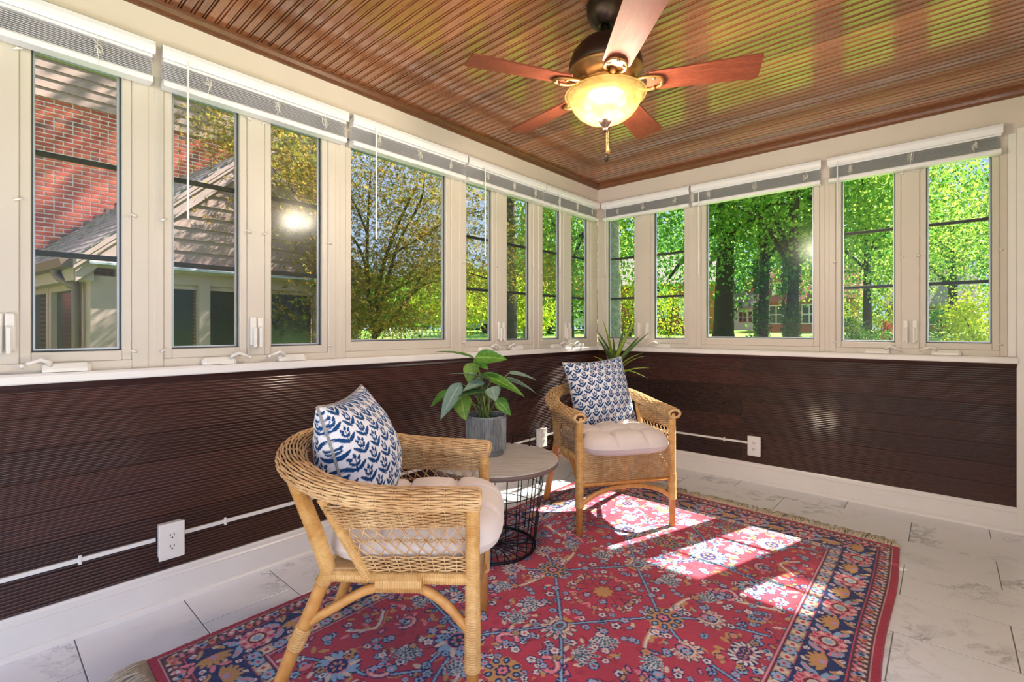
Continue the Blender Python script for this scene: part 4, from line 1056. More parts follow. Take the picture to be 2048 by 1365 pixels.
    def g1(a, b, h, k):
        ell(a, b, .017, .011, (0 if h == 0 else math.pi/2) + (.6 if k % 2 else -.6), (TAN, SKY, PINK, DKG)[k % 4]); ell(a, b, .009, .006, 0, (RED, NAVY, WHT, PINK)[k % 4])
    along(.0565, .030, g1)
    def g1b(a, b, h, k): 
        o = .014 if k % 2 else -.014; ell(a+(o if h == 0 else 0), b+(o if h else 0), .007, .007, 0, (CREAM, PINK)[k % 2])
    along(.0565, .015, g1b)
    def g2(a, b, h, k):
        if k % 2: blossom(a, b, .024, SKY, PINK, NAVY)
        else: ring(a, b, .014, 4, .8, .5, CREAM); ell(a, b, .008, .008, 0, s(196,60,80))
    along(.2475, .042, g2)
    def g3(a, b, h, k):
        A = (1, 0) if h == 0 else (0, 1); T = (0, 1) if h == 0 else (1, 0)
        p = lambda x, y: (a+A[0]*x+T[0]*y, b+A[1]*x+T[1]*y)
        if k % 2 == 0:
            ring(a, b, .050, 13, .7, .18, PINK); 
            for q in range(13):
                an = 2*math.pi*q/13; ell(a+math.cos(an)*.045, b+math.sin(an)*.045, .009, .006, an, CREAM if q % 2 else RED)
            ell(a, b, .031, .031, 0, MAR); ell(a, b, .022, .022, 0, CREAM); ring(a, b, .011, 6, .8, .4, SKY)
        else:
            for q in range(7):
                an = (0 if h == 0 else math.pi/2) + (q-3)*.42; ell(a+math.cos(an)*.028-A[0]*.01, b+math.sin(an)*.028-A[1]*.01, .032, .010, an, TAN)
            for q in (-1, 1):
                x, y = p(-.045, q*.03); ell(x, y, .022, .009, q*.6, TAN)
            ell(a, b, .016, .013, 0, PINK); ell(a, b, .008, .007, 0, SKY)
        for q in (-1, 1):
            x, y = p(.036*q, .062*1); ang = (math.pi/2 if h == 0 else 0) + q*.7
            ell(x, y, .026, .011, ang, SKY); ell(x, y, .018, .005, ang, PINK)
            x, y = p(.05*q, .02); ell(x, y, .012, .006, ang, CREAM)
            x, y = p(-.052*q, -.045); blossom(x, y, .012, WHT, RED, PINK)
            x, y = p(.018*q, -.068); ell(x, y, .020, .008, ang+.4, PINK if k % 2 else SKY)
    along(.1545, .138, g3)
    full = np.zeros((nv, nu, 3)); a, b = nv//2, nu//2
    top = np.concatenate([C[:nv-a], C[:a][::-1]], 0); full = np.concatenate([top[:, :nu-b], top[:, :b][:, ::-1]], 1)
    # abrash: weavers' colour drift in bands along the length
    drift = 1 + .10*np.sin(np.linspace(0, 23, nv))[:, None, None]*np.sin(np.linspace(0, 61, nv)+1)[:, None, None]
    return np.clip(full*drift, 0, 1)
NUr, NVr = 520, 780
RW, RL = 1.846, 2.77
can = rug_canvas(NUr, NVr, RW, RL)
P00, P10, P01, P11 = [np.array(p) for p in ((.372,-3.435),(2.235,-3.47),(.36,-.60),(2.205,-.682))]
tu = np.linspace(0, 1, NUr); tv = np.linspace(0, 1, NVr); TV, TU = np.meshgrid(tv, tu, indexing='ij')
XY = (P00*(1-TU[..., None])+P10*TU[..., None])*(1-TV[..., None]) + (P01*(1-TU[..., None])+P11*TU[..., None])*TV[..., None]
wob = .006*np.sin(TV*17)*np.where(TU > .5, TU*2-1, 0)**6
Z = .011 + .0009*np.random.RandomState(3).randn(NVr, NUr).clip(-1.5, 1.5)
edge = (TU < .5/NUr) | (TU > 1-.5/NUr) | (TV < .5/NVr) | (TV > 1-.5/NVr); Z = np.where(edge, .001, Z)
Vr = np.stack([XY[..., 0]+wob, XY[..., 1], Z], -1).reshape(-1, 3)
I, J = np.meshgrid(np.arange(NVr-1), np.arange(NUr-1), indexing='ij'); I, J = I.ravel(), J.ravel()
Fr = np.stack([I*NUr+J, I*NUr+J+1, (I+1)*NUr+J+1, (I+1)*NUr+J], -1)
M['rug'] = attrmat('rug_wool', .95, .5, 420, .3)
rme = npmesh('persian_rug', Vr, Fr, M['rug'])
ra = rme.color_attributes.new('Col', 'FLOAT_COLOR', 'POINT'); ra.data.foreach_set('color', np.hstack([can.reshape(-1, 3), np.ones((NUr*NVr, 1))]).astype(np.float32).ravel())
rug = tag(link('persian_rug', rme), 'red Persian rug with navy floral border and knotted fringe', 'rug')
M['fringe'] = simple('fringe_cotton', srgb(204,188,164), .95, var=.2, scale=60)
for A, B, sg in ((P01, P11, 1), (P00, P10, -1)):
    fr = MB(); rg = random.Random(11); n = 270
    for i in range(n):
        t = (i+rg.random()*.6)/n; p = A+(B-A)*t; l = rg.uniform(.085,.125); sw = .028*math.sin(i*.11)+.02*math.sin(i*.53)+rg.uniform(-.012,.012)
        clump = .012*math.sin(i*1.3)
        fr.tube([(p[0], p[1], .008), (p[0]+sw*.3, p[1]+sg*l*.35, .012+rg.uniform(0,.006)), (p[0]+sw*.8+clump, p[1]+sg*l*.75, .008+rg.uniform(0,.007)), (p[0]+sw*1.5+clump, p[1]+sg*l, .003)], [.0042,.0042,.0038,.002], 4)
    tag(fr.build('fringe', M['fringe'], rug, True), kind='stuff')
# ================================================================ GARDEN
def ground_z(x, y):
    d = math.hypot(max(0, -x), max(0, y)) if (x < 0 or y > 0) else 0
    if x > 3: d = max(d, x-3)
    return -.30 + min(d, 38)*.036
M['lawn'] = simple('lawn_grass', srgb(112,150,48), .95, var=.35, scale=1.2, bump=.6, bscale=40)
gm = MB(); xs_ = [-70,-50,-38,-30,-22,-15,-10,-6,-3,-.2,3,8,15,25,40,60]; ys_ = [-30,-18,-10,-6.4,-3,.0,3,7,12,18,25,32,40,55,75]
vs = [(x, y, ground_z(x, y)) for y in ys_ for x in xs_]; n = len(xs_)
gm.add(vs, [(j*n+i, j*n+i+1, (j+1)*n+i+1, (j+1)*n+i) for j in range(len(ys_)-1) for i in range(n-1)])
tag(gm.build('ground', M['lawn'], None, True), kind='structure', label='sunlit lawn rising away from the sunroom')

M['bark'] = simple('grey_bark', srgb(150,142,130), .9, var=.35, scale=14, bump=.8, bscale=25)
M['bark2'] = simple('dark_bark', srgb(74,62,56), .9, var=.35, scale=14, bump=.8, bscale=25)
M['lf_a'] = leafmat('foliage_green', srgb(100,148,50), srgb(190,212,92), .6)
M['lf_b'] = leafmat('foliage_mid', srgb(74,138,56), srgb(160,205,90), .55)
M['lf_c'] = leafmat('foliage_lime', srgb(150,180,30), srgb(225,225,70), .5)
M['lf_d'] = leafmat('foliage_dark', srgb(44,88,44), srgb(100,150,70), .45)
M['lf_m'] = leafmat('maple_bronze', srgb(96,118,48), srgb(182,144,64), .6)
M['lf_r'] = leafmat('azalea_red', srgb(190,50,50), srgb(230,110,90), .4)
DIAMOND = (np.array([(0,0,0),(-.38,.45,.06),(0,1,-.05),(.38,.45,.06)]), np.array([(0,1,2),(0,2,3)]))
def star():
    pts = [(0,0,0)]
    for k, l in enumerate((.45,.16,.75,.2,1.0,.2,.75,.16,.45)):
        a = R(-20 + 27.5*k); pts.append((math.cos(a)*l, math.sin(a)*l, -.12*l*l))
    P = np.array(pts); return (P, np.array([(0, i, i+1) for i in range(1, 9)]))
STAR = star()
def leaf_cloud(name, pos, size, shape, mat, parent, seed=0, flat=.0, jitter=.35):
    rs = np.random.RandomState(seed); n = len(pos); T, F = shape
    a = rs.rand(n)*2*np.pi; nz = rs.rand(n)*(1-flat)+flat if flat else rs.rand(n)*2-1
    th = np.arccos(np.clip(nz, -1, 1)); N = np.stack([np.sin(th)*np.cos(a), np.sin(th)*np.sin(a), np.cos(th)], -1)
    r = rs.randn(n, 3); A = np.cross(N, r); A /= np.linalg.norm(A, axis=1)[:, None]+1e-9; B = np.cross(N, A)
    s = size*(1+jitter*(rs.rand(n)*2-1))
    V = pos[:, None, :] + s[:, None, None]*(T[None, :, 0, None]*A[:, None, :] + T[None, :, 1, None]*B[:, None, :] + T[None, :, 2, None]*N[:, None, :])
    FF = (F[None] + (np.arange(n)*len(T))[:, None, None]).reshape(-1, 3)
    off = np.array(parent.location) if parent else np.zeros(3)
    o = link(name, npmesh(name, V.reshape(-1, 3)-off, FF, mat), parent); o['kind'] = 'stuff'; return o
st_ = np.array(SUN_TRAVEL)
def sun_gap(pos, keep=.10, seed=1):
    """leaves that would stand in the gap through which the sun reaches the windows"""
    t = (pos[:, 2]-0.0)/-st_[2]; land = pos + st_*t[:, None]
    bad = (land[:, 0] > -.02) & (land[:, 0] < 1.95) & (land[:, 1] > -1.75) & (land[:, 1] < .6) & (pos[:, 1] > 0)
    return pos[~bad | (np.random.RandomState(seed).rand(len(pos)) < keep)]
def crown(c, rad, nclump, per, seed, shell=.55, spread=.16, flatz=1.0):
    rs = np.random.RandomState(seed); d = rs.randn(nclump, 3); d /= np.linalg.norm(d, axis=1)[:, None]
    rr = shell + (1-shell)*rs.rand(nclump)**.6; cen = np.array(c) + d*rr[:, None]*np.array(rad)
    sp = np.array(rad)*spread; sp[2] *= flatz
    p = cen[:, None, :] + rs.randn(nclump, per, 3)*sp; return p.reshape(-1, 3), cen
def tree(name, label, base, trunk_r, crown_c, crown_r, nclump, per, lsize, mat, bark, seed, group='trees in the garden', branches=7, cat='tree', shape=None, flat=0., ground=True, spread=.16, flatz=1., shell=.55):
    b = Vector(base); b.z = ground_z(b.x, b.y) - .02 if ground else b.z
    t = empty(name, b, label=label, cat=cat, group=group); rg = random.Random(seed); c = Vector(crown_c)
    topz = Vector((b.x*.85+c.x*.15, b.y*.85+c.y*.15, c.z+crown_r[2]*.3))
    mid = b.lerp(topz, .5) + Vector((rg.uniform(-.2,.2)*trunk_r*2, rg.uniform(-.3,.3)*trunk_r*2, 0))
    pth = crom([Vector((0,0,0)), mid-b, topz-b], 8); k = len(pth)
    MB().tube(pth, [trunk_r*(1.25 if i == 0 else 1)*(1-.55*i/k) for i in range(k)], 12).build('trunk', M[bark], t, True)
    pos, cen = crown(crown_c, crown_r, nclump, per, seed, shell, spread, flatz)
    for i in range(branches):
        e = Vector(cen[rg.randrange(len(cen))]); s0 = pth[int(k*rg.uniform(.35,.8))]; m_ = s0.lerp(e-b, .5) + Vector((0,0,.12*(e-b-s0).length))
        q = crom([s0, m_, e-b], 6); MB().tube(q, [trunk_r*.42*(1-.75*j/len(q)) for j in range(len(q))], 7).build('branch', M[bark], t, True)
    pos = sun_gap(pos); pos = pos[(pos[:, 2] > ground_z(b.x, b.y)+.05)]
    leaf_cloud('foliage', pos, lsize, shape or DIAMOND, M[mat], t, seed, flat); return t
def bush(name, label, c, rad, n, lsize, mat, seed, group='shrubs in the garden', cat='shrub'):
    b = Vector(c); gz = ground_z(b.x, b.y); t = empty(name, (b.x, b.y, gz), label=label, cat=cat, group=group)
    pos, cen = crown((b.x, b.y, gz+rad[2]*.9), rad, max(6, n//60), 60, seed, .4, .2); pos[:, 2] = np.abs(pos[:, 2]-gz)+gz+.02
    for i in range(3): MB().tube([(0,0,0), tuple(Vector(cen[i])-Vector((b.x, b.y, gz)))], [.05,.02], 6).build('stem', M['bark2'], t)
    leaf_cloud('foliage', pos, lsize, DIAMOND, M[mat], t, seed); return t

# trees beyond the short wall
p = at(1229, 660, 13); tree('shade_tree', 'tall tree with smooth grey trunk outside the corner window', p, .20, (p.x+.1, p.y+.2, 8.2), (4.0,3.4,3.6), 150, 75, .14, 'lf_a', 'bark', 21, branches=8)
p = at(1446, 660, 22); tree('shade_tree', 'huge old tree with thick furrowed trunk beyond the short wall', p, .46, (p.x+.1, p.y, 8.4), (8.0,5.0,5.6), 360, 85, .16, 'lf_b', 'bark2', 22, branches=14)
p = at(1524, 660, 20); tree('shade_tree', 'ivy-clad tree with slim dark trunk right of the huge old tree', p, .22, (p.x, p.y, 7.5), (3.6,3.2,3.6), 120, 55, .18, 'lf_b', 'bark2', 23)
p = at(1583, 660, 18); t3 = tree('shade_tree', 'ivy-wrapped tree trunk in front of the orange brick house', p, .22, (p.x+.15, p.y+.2, 7.2), (4.0,3.0,3.2), 130, 55, .17, 'lf_a', 'bark2', 24)
for tx, D in ((1524, 20), (1583, 18)):
    p = at(tx, 660, D); rs = np.random.RandomState(tx); n = 1600; h = rs.rand(n)*3.6+.1; a = rs.rand(n)*6.28; rr = .24+.07*rs.rand(n)
    host = [o for o in COL.objects if o.type == 'EMPTY' and o.name.startswith('shade_tree') and abs(o.location.x-p.x) < .05][0]
    leaf_cloud('ivy', np.stack([p.x+rr*np.cos(a), p.y+rr*np.sin(a), host.location.z+h], -1), .10, DIAMOND, M['lf_d'], host, tx)
p = at(1735, 660, 21); tree('shade_tree', 'bright green tree filling the left pane of the rightmost window', p, .18, (p.x, p.y, 5.9), (4.2,3.4,3.5), 220, 95, .12, 'lf_a', 'bark2', 25, branches=10)
p = at(1905, 660, 27); tree('shade_tree', 'tall airy tree rising in the rightmost window pane', p, .25, (p.x-.6, p.y, 6.4), (3.8,3.4,3.0), 170, 100, .13, 'lf_a', 'bark2', 26, branches=10)
p = at(2040, 660, 24); tree('shade_tree', 'blue-green tree at the right edge of the rightmost window', p, .25, (p.x+.2, p.y, 6.5), (2.6,2.6,4.6), 120, 80, .13, 'lf_b', 'bark2', 27)
p = at(1960, 660, 17); bush('garden_bush', 'tall yellow-green bush on the lawn in the rightmost window', p, (.95,.9,1.15), 3600, .09, 'lf_c', 31)
p = at(1880, 660, 24); bush('garden_bush', 'clipped green shrub below the shingled roof', p, (1.0,.8,.75), 1600, .09, 'lf_b', 32)
p = at(1700, 660, 19); bush('garden_bush', 'loose dark shrub at left of the rightmost window', p, (.7,.7,.6), 1500, .08, 'lf_d', 33)
p = at(1745, 660, 18); bush('garden_bush', 'low rounded green shrub in the rightmost window', p, (.6,.6,.42), 1300, .07, 'lf_b', 34)
p = at(1783, 660, 19); bush('garden_bush', 'small shrub with red flowers in the rightmost window', p, (.35,.35,.6), 500, .07, 'lf_r', 35)
p = at(1730, 640, 25); bush('garden_bush', 'olive flowering shrub under the bright green tree', p, (1.8,1.0,1.2), 2600, .11, 'lf_c', 36)
p = at(1340, 660, 26); bush('garden_bush', 'lime-green branches in front of the brick house', p, (1.6,.8,1.5), 1500, .12, 'lf_c', 37)
p = at(1256, 650, 25); bush('garden_bush', 'yellow-green bush behind the grey tree trunk', p, (1.2,.9,1.6), 1800, .12, 'lf_c', 38)
p = at(1500, 660, 18); bush('garden_bush', 'small pale shrub beside the white house', p, (.5,.5,.3), 500, .07, 'lf_b', 39)
p = at(1666, 660, 9); tree('shade_tree', 'slim tree added behind the window post to shade the corner wainscot', p, .075, (1.7,6.9,8.9), (1.6,1.5,1.5), 100, 70, .14, 'lf_a', 'bark2', 30, branches=4)  # added tree, crown out of view, keeps sun off the long-wall wainscot
tree('shade_tree', 'unseen green tree added right of all the windows to shade the floor', (5.6,6.6,0), .16, (5.55,6.5,8.0), (1.35,1.5,1.3), 90, 60, .16, 'lf_a', 'bark2', 28)  # out-of-view tree added to block sun through the rightmost casement
tree('shade_tree', 'tall slim tree added behind the bronze maple to shade the brick house', (-5.2,4.6,0), .16, (-5.2,4.2,10.0), (2.4,2.2,1.6), 62, 70, .15, 'lf_a', 'bark2', 29)  # added tree, crown above the view, shades the brick wall and siding
# trees beyond the long wall
p = at(905, 660, 26); tree('shade_tree', 'bright lime-green tree on the lawn beyond the maple', p, .16, (p.x, p.y, 3.0), (2.3,2.2,1.75), 120, 60, .16, 'lf_c', 'bark', 41)
p = at(1052, 660, 28); tree('shade_tree', 'yellow-green tree near the white car', p, .16, (p.x, p.y, 2.6), (1.9,1.9,1.5), 100, 55, .16, 'lf_c', 'bark', 42)
p = at(1140, 660, 22); tree('shade_tree', 'tall leafy green tree left of the room corner', p, .22, (p.x, p.y, 5.6), (2.4,2.4,3.6), 170, 55, .17, 'lf_a', 'bark2', 43)
p = at(1100, 660, 34); tree('shade_tree', 'tall green tree standing behind the yellow-green tree', p, .25, (p.x-.5, p.y, 5.5), (3.0,2.8,4.4), 170, 55, .22, 'lf_b', 'bark2', 44)
far = [(720,48,6.0,4.4),(800,46,4.8,3.6),(850,50,5.4,4.0),(960,48,5.2,3.8),(1020,46,5.8,4.0),(1085,50,6.5,5.0),(1180,46,8.0,6.0),(1260,48,9.0,7.0),(1340,46,11.0,8.0),(1480,52,12.0,9.0),(1640,46,11.0,8.0),(1780,48,10.0,7.5),(640,50,5.0,4.4)]
far_lab = ['distant dark tree behind the maple trunk', 'distant tree seen under the middle of the maple', 'distant dark tree left of the lime-green tree', 'distant tree right of the lime-green tree', 'distant dark tree left of the yellow-green tree', 'distant tree behind the yellow-green tree near the white car',
 'distant tree straight beyond the room corner', 'distant tree behind the grey-trunked corner tree', 'distant tall tree behind the white-shuttered brick house', 'distant tall tree behind the small white house', 'distant tall tree behind the red-roofed dormer house', 'distant tall tree behind the bright green tree', 'distant tree low behind the brown gable']
for i, (px, D, h, w) in enumerate(far):
    p = at(px, 660, D); tree('distant_tree', far_lab[i], p, .3, (p.x, p.y, 1.0+h*.5), (w, w*.8, h*.52), 90, 45, .42, 'lf_b' if i % 2 else 'lf_d', 'bark2', 60+i, group='trees along the horizon', branches=3)

# bronze maple close to the long wall
mb = at(748, 690, 6.7); mroot = Vector((mb.x, mb.y, ground_z(mb.x, mb.y)-.02))
mt = empty('japanese_maple', mroot, label='spreading maple with bronze leaves close outside the long wall', cat='tree')
limbs = [((748,690),(752,600),(770,520),(800,440),(835,370),.075),((752,640),(775,560),(800,480),(842,400),(850,330),.05),((745,660),(735,560),(735,470),(738,400),(742,340),.05),
         ((748,690),(775,650),(815,600),(845,572),(885,560),.055),((800,620),(830,575),(850,545),(885,520),(940,505),.03),((740,560),(720,500),(700,470),(660,430),(600,400),.035),
         ((745,640),(720,640),(690,610),(640,560),(560,520),.035),((770,520),(800,500),(850,470),(900,440),(970,420),.03),((770,590),(830,560),(900,540),(980,560),(1040,590),.03),((735,470),(715,420),(690,380),(640,340),(590,330),.025),((690,610),(600,570),(520,540),(450,500),(420,480),.022),((640,340),(580,310),(520,290),(480,260),(445,250),.016)]
rg = random.Random(3); ends = []
for li, lim in enumerate(limbs):
    dd = [6.7 + rg.uniform(-.15,.15)*k*(1.2 if li else .4) for k in range(5)]
    pts = [at(q[0], q[1], dd[k]) for k, q in enumerate(lim[:5])]
    if li in (0, 3): pts = [mroot] + pts
    q = crom(pts, 6); MB().tube([x-mroot for x in q], [lim[5]*.62*(1-.75*i/len(q)) for i in range(len(q))], 8).build('trunk' if li == 0 else 'branch', M['bark2'], mt, True)
    ends += q[len(q)//3:]
rs = np.random.RandomState(4); E_ = np.array([tuple(e) for e in ends])
cen = E_[rs.randint(0, len(E_), 250)] + rs.randn(250, 3)*np.array([.42,.42,.30])
cen2 = []
for px, py in ((760,340),(800,330),(830,360),(870,380),(860,430),(800,400),(760,430),(720,360),(760,300),(590,320),(610,290),(570,350),(620,370),(590,400),(560,300),(630,330),(640,440),(560,420),(600,470),(640,520),(560,500),(590,560),(610,610),(560,620),(630,600),(460,420),(440,440),(470,470),(455,500),(430,500),(410,500),(470,520),(465,345),(455,290),(450,255),(470,270),
               (720,590),(760,600),(720,620),(790,640),(740,650),(820,650),(870,500),(880,450),(800,560),(960,400),(950,450),(970,480),(945,520),(960,555),(1030,480),(1020,520),(1040,540),(1035,460),(1095,545),(1105,560),(1150,570),(1100,530),(690,560),(700,520),(880,530),(850,480),(820,300),(870,340),(780,650),(700,650)):
    for q in range(2): cen2.append(at(px+rs.uniform(-12,12), py+rs.uniform(-12,12), rs.uniform(5.7,7.3)))
cen = np.vstack([cen, np.array([tuple(e) for e in cen2])])
pos = (cen[:, None, :] + rs.randn(len(cen), 112, 3)*np.array([.24,.24,.13])).reshape(-1, 3)
pos = pos[(pos[:, 0] < -.6)]
leaf_cloud('foliage', pos, .052, STAR, M['lf_m'], mt, 5, .3)

# ================================================================ BRICK HOUSE NEXT DOOR
XW = -7.2; XG = -4.0
M['mortar'] = simple('mortar', srgb(238,228,218), .95, var=.1, scale=20)
def brickmat():
    t = NT('red_brick'); oi = t.n('ShaderNodeObjectInfo'); g = t.n('ShaderNodeNewGeometry'); ad = t.n('ShaderNodeMath', operation='ADD'); t.l(oi.outputs['Random'], ad.inputs[0]); t.l(g.outputs['Random Per Island'], ad.inputs[1])
    fr = t.n('ShaderNodeMath', operation='FRACT'); t.l(ad.outputs[0], fr.inputs[0])
    c = t.ramp(fr.outputs[0], [(0, srgb(172,82,72)), (.3, srgb(196,98,82)), (.6, srgb(210,116,92)), (.9, srgb(186,90,82)), (.96, srgb(128,92,92))])
    v = t.coord('Object'); n = t.noise(v, 60, 4); c = t.mix(.25, c, t.ramp(n, [(.3, srgb(120,50,44)), (.7, srgb(214,120,96))])); t.bsdf(c, .9, 0, 0, t.bump(n, .4, .004), .2); return t.m
M['brick'] = brickmat()
M['siding'] = wood('brown_siding', srgb(158,130,122), srgb(184,154,144), 'y', (3,1,9), .75, 0, tint=.12)
M['btrim'] = simple('taupe_trim', srgb(186,158,154), .6, var=.06)
M['gutter'] = simple('brown_gutter', srgb(122,98,88), .5)
M['shingle'] = simple('grey_shingle', srgb(146,140,134), .95, var=.4, scale=6, bump=.5)
M['dkglass'] = simple('dark_house_glass', srgb(40,46,44), .14, var=.2, scale=2, spec=.8)
hz = ground_z(XW, -2)
house = empty('brick_house', (XW, -2.0, -.4), label='red brick house with brown siding and gabled porch outside the long wall', cat='house'); HO = Vector(house.location)
SKEW = False
def hp(mb, n, mt, par=None, sm=False):
    if SKEW: mb.v = [(q[0], q[1] + .14*min(0, q[0]-XG), q[2]) for q in mb.v]      # the porch meets the house a little off square
    mb.v = [tuple(Vector(q)-HO) for q in mb.v]; return mb.build(n, M[mt], par or house, sm)
ZB = 1.12 + (4.88-1.12)*(2.367-XW)/(2.367+8.5)     # top of the brick on the wall
YE = 1.55
hp(MB().box((XW-.3,-9,-.4),(XW-.004,YE,ZB)), 'masonry_wall', 'mortar')
CH, BL = .0638, .2024
wins = [(-.88,-.28, 3.78, 4.06)]   # openings in the brick: y0,y1,z0,z1
bmeshes = {}
loose = MB(); shown = []
nrow = int((ZB+.4)/CH)
for r_ in range(nrow):
    z_ = ZB - (r_+1)*CH; hdr = r_ % 6 == 5; bl = BL/2 if hdr else BL; yy = -9 + (0 if r_ % 2 else bl/2)
    while yy < YE:
        y1 = min(yy+bl, YE); cy, cz = (yy+y1)/2, z_+CH/2
        inside = any(a-.02 < cy < b+.02 and c-.02 < cz < d+.02 for a, b, c, d in wins)
        if not inside and y1-yy > .05:
            u_ = (cy-CAM[1]); dx = XW-CAM[0]; D_ = dx*FW[0]+u_*FW[1]; px = 1024+FPX*(dx*RT[0]+u_*RT[1])/D_ if D_ > .5 else -999; py = 658.7-FPX*(cz-1.12)/D_
            vis = (50 < px < 245 and 170 < py < 545) or (335 < px < 485 and 270 < py < 400) 
            roofline = 1.80 + (cy+3.15+.45)*.92
            if vis and cz > roofline-.05 and cy > -4.2: shown.append((cy, cz, y1-yy))
            else: loose.box((XW-.02, yy+.008, z_+.0085), (XW+.004, y1-.008, z_+CH-.0085))
        yy += bl
shown.sort(key=lambda q: -q[1]); 
if len(shown) > 300:
    for cy, cz, w in shown[300:]: loose.box((XW-.02, cy-w/2+.008, cz-CH/2+.0085), (XW+.004, cy+w/2-.008, cz+CH/2-.0085))
    shown = shown[:300]
for cy, cz, w in shown:
    k = round(w, 3)
    if k not in bmeshes: bmeshes[k] = MB().chbox((-.02, -w/2+.008, -CH/2+.0085), (.004, w/2-.008, CH/2-.0085), .002).mesh('brick', M['brick'])
    link('brick', bmeshes[k], house, (0+random.uniform(-.0015,.0015), cy-HO.y, cz-HO.z))
tag(hp(loose, 'brickwork', 'brick'), kind='stuff')
# upper storey siding boards
sp_ = .157*(2.367-XW)/(2.367+8.5); z_ = ZB
for k in range(16):
    hp(MB().extrude([(XW-.02,z_),(XW+.030,z_),(XW+.012,z_+sp_),(XW-.02,z_+sp_)], -9, YE+.05, 1), 'siding_board', 'siding'); z_ += sp_
# windows of the brick wall
for a, b, c, d in wins:
    w = hp(MB().box((XW-.09,a,c),(XW-.06,b,d)), 'window', 'dkglass')
    f = MB().box((XW-.07,a,c),(XW-.03,a+.05,d)).box((XW-.07,b-.05,c),(XW-.03,b,d)).box((XW-.07,a+.05,d-.05),(XW-.03,b-.05,d)).box((XW-.07,a+.05,c),(XW+.02,b-.05,c+.04)).box((XW-.07,(a+b)/2-.02,c+.04),(XW-.04,(a+b)/2+.02,d-.05))
    hp(f, 'window_frame', 'btrim', w)
# porch: gable facing us, ridge along x
SKEW = True
YL, YR, YA, ZE, ZA = -3.03, -.06, -1.545, 1.80, 3.25
hp(MB().box((XG-.02,YL+.02,1.74),(XG+.06,YR-.02,1.86)), 'frieze_board', 'btrim')
hp(MB().extrude([(XG-.02,1.765),(XG+.13,1.765),(XG+.13,1.785),(XG-.02,1.825)], YL-.02, YR+.02, 1), 'pent_ledge', 'alu')
z_ = 1.86
while z_ < ZA-.02:
    f0 = (z_-ZE)/(ZA-ZE); f1 = min(1, (z_+.135-ZE)/(ZA-ZE)); a0, b0 = YL+(YA-YL)*f0, YR+(YA-YR)*f0; a1, b1 = YL+(YA-YL)*f1, YR+(YA-YR)*f1
    z1 = min(ZA, z_+.135)
    hp(MB().add([(XG-.02,a0,z_),(XG+.03,a0,z_),(XG+.03,b0,z_),(XG-.02,b0,z_),(XG-.02,a1,z1),(XG+.014,a1,z1),(XG+.014,b1,z1),(XG-.02,b1,z1)],[(0,3,2,1),(4,5,6,7),(0,1,5,4),(1,2,6,5),(2,3,7,6),(3,0,4,7)]), 'gable_board', 'siding'); z_ += .135
def rake(y0, z0, y1, z1, w, d0, d1, n, mt):
    hp(MB().add([(XG+d0,y0,z0),(XG+d1,y0,z0),(XG+d1,y1,z1),(XG+d0,y1,z1),(XG+d0,y0,z0-w),(XG+d1,y0,z0-w),(XG+d1,y1,z1-w),(XG+d0,y1,z1-w)],[(0,1,2,3),(4,7,6,5),(0,4,5,1),(1,5,6,2),(2,6,7,3),(3,7,4,0)]), n, mt)
s_ = .927
for sg, ye in ((1, YL-.12), (-1, YR+.12)):
    ze = ZA - s_*abs(ye-YA)
    rake(ye, ze, YA, ZA, .18, .03, .09, 'rake_board', 'btrim'); rake(ye-.02*sg, ze+.06-.02, YA, ZA+.06, .10, .08, .14, 'rake_board', 'btrim')
    # roof slab + shingle courses
    sl = MB(); x0, x1 = XW, XG+.16
    sl.add([(x0,ye,ze),(x1,ye,ze),(x1,YA,ZA),(x0,YA,ZA),(x0,ye,ze+.06),(x1,ye,ze+.06),(x1,YA,ZA+.06),(x0,YA,ZA+.06)],[(0,3,2,1),(4,5,6,7),(0,1,5,4),(1,2,6,5),(2,3,7,6),(3,0,4,7)])
    hp(sl, 'roof_deck', 'btrim')
    sh = MB(); n_ = 16
    for k in range(n_):
        f0, f1 = k/n_, (k+1.15)/n_
        ya, yb = ye+(YA-ye)*f0, ye+(YA-ye)*min(1, f1); za, zb = ze+(ZA-ze)*f0+.06, ze+(ZA-ze)*min(1, f1)+.06
        xx = x0 - (k % 2)*.12
        while xx < x1:
            xe = min(xx+.235, x1+.02); h = random.uniform(.02,.034)
            if xe > x0: sh.add([(max(xx,x0),ya,za),(xe,ya,za),(xe,ya,za+h),(max(xx,x0),ya,za+h),(max(xx,x0),yb,zb+.002),(xe,yb,zb+.002)],[(0,1,2,3),(3,2,5,4),(0,3,4),(1,5,2)])
            xx += .24
    tag(hp(sh, 'shingles', 'shingle'), kind='stuff')
# stepped flashing where the roof meets the brick
for k in range(11):
    yy = YL-.1 + k*.125; zz_ = ZE-.02 + (yy-YL)*s_
    hp(MB().box((XW,yy,zz_),(XW+.012,yy+.15,zz_+.24)), 'flashing', 'gutter')
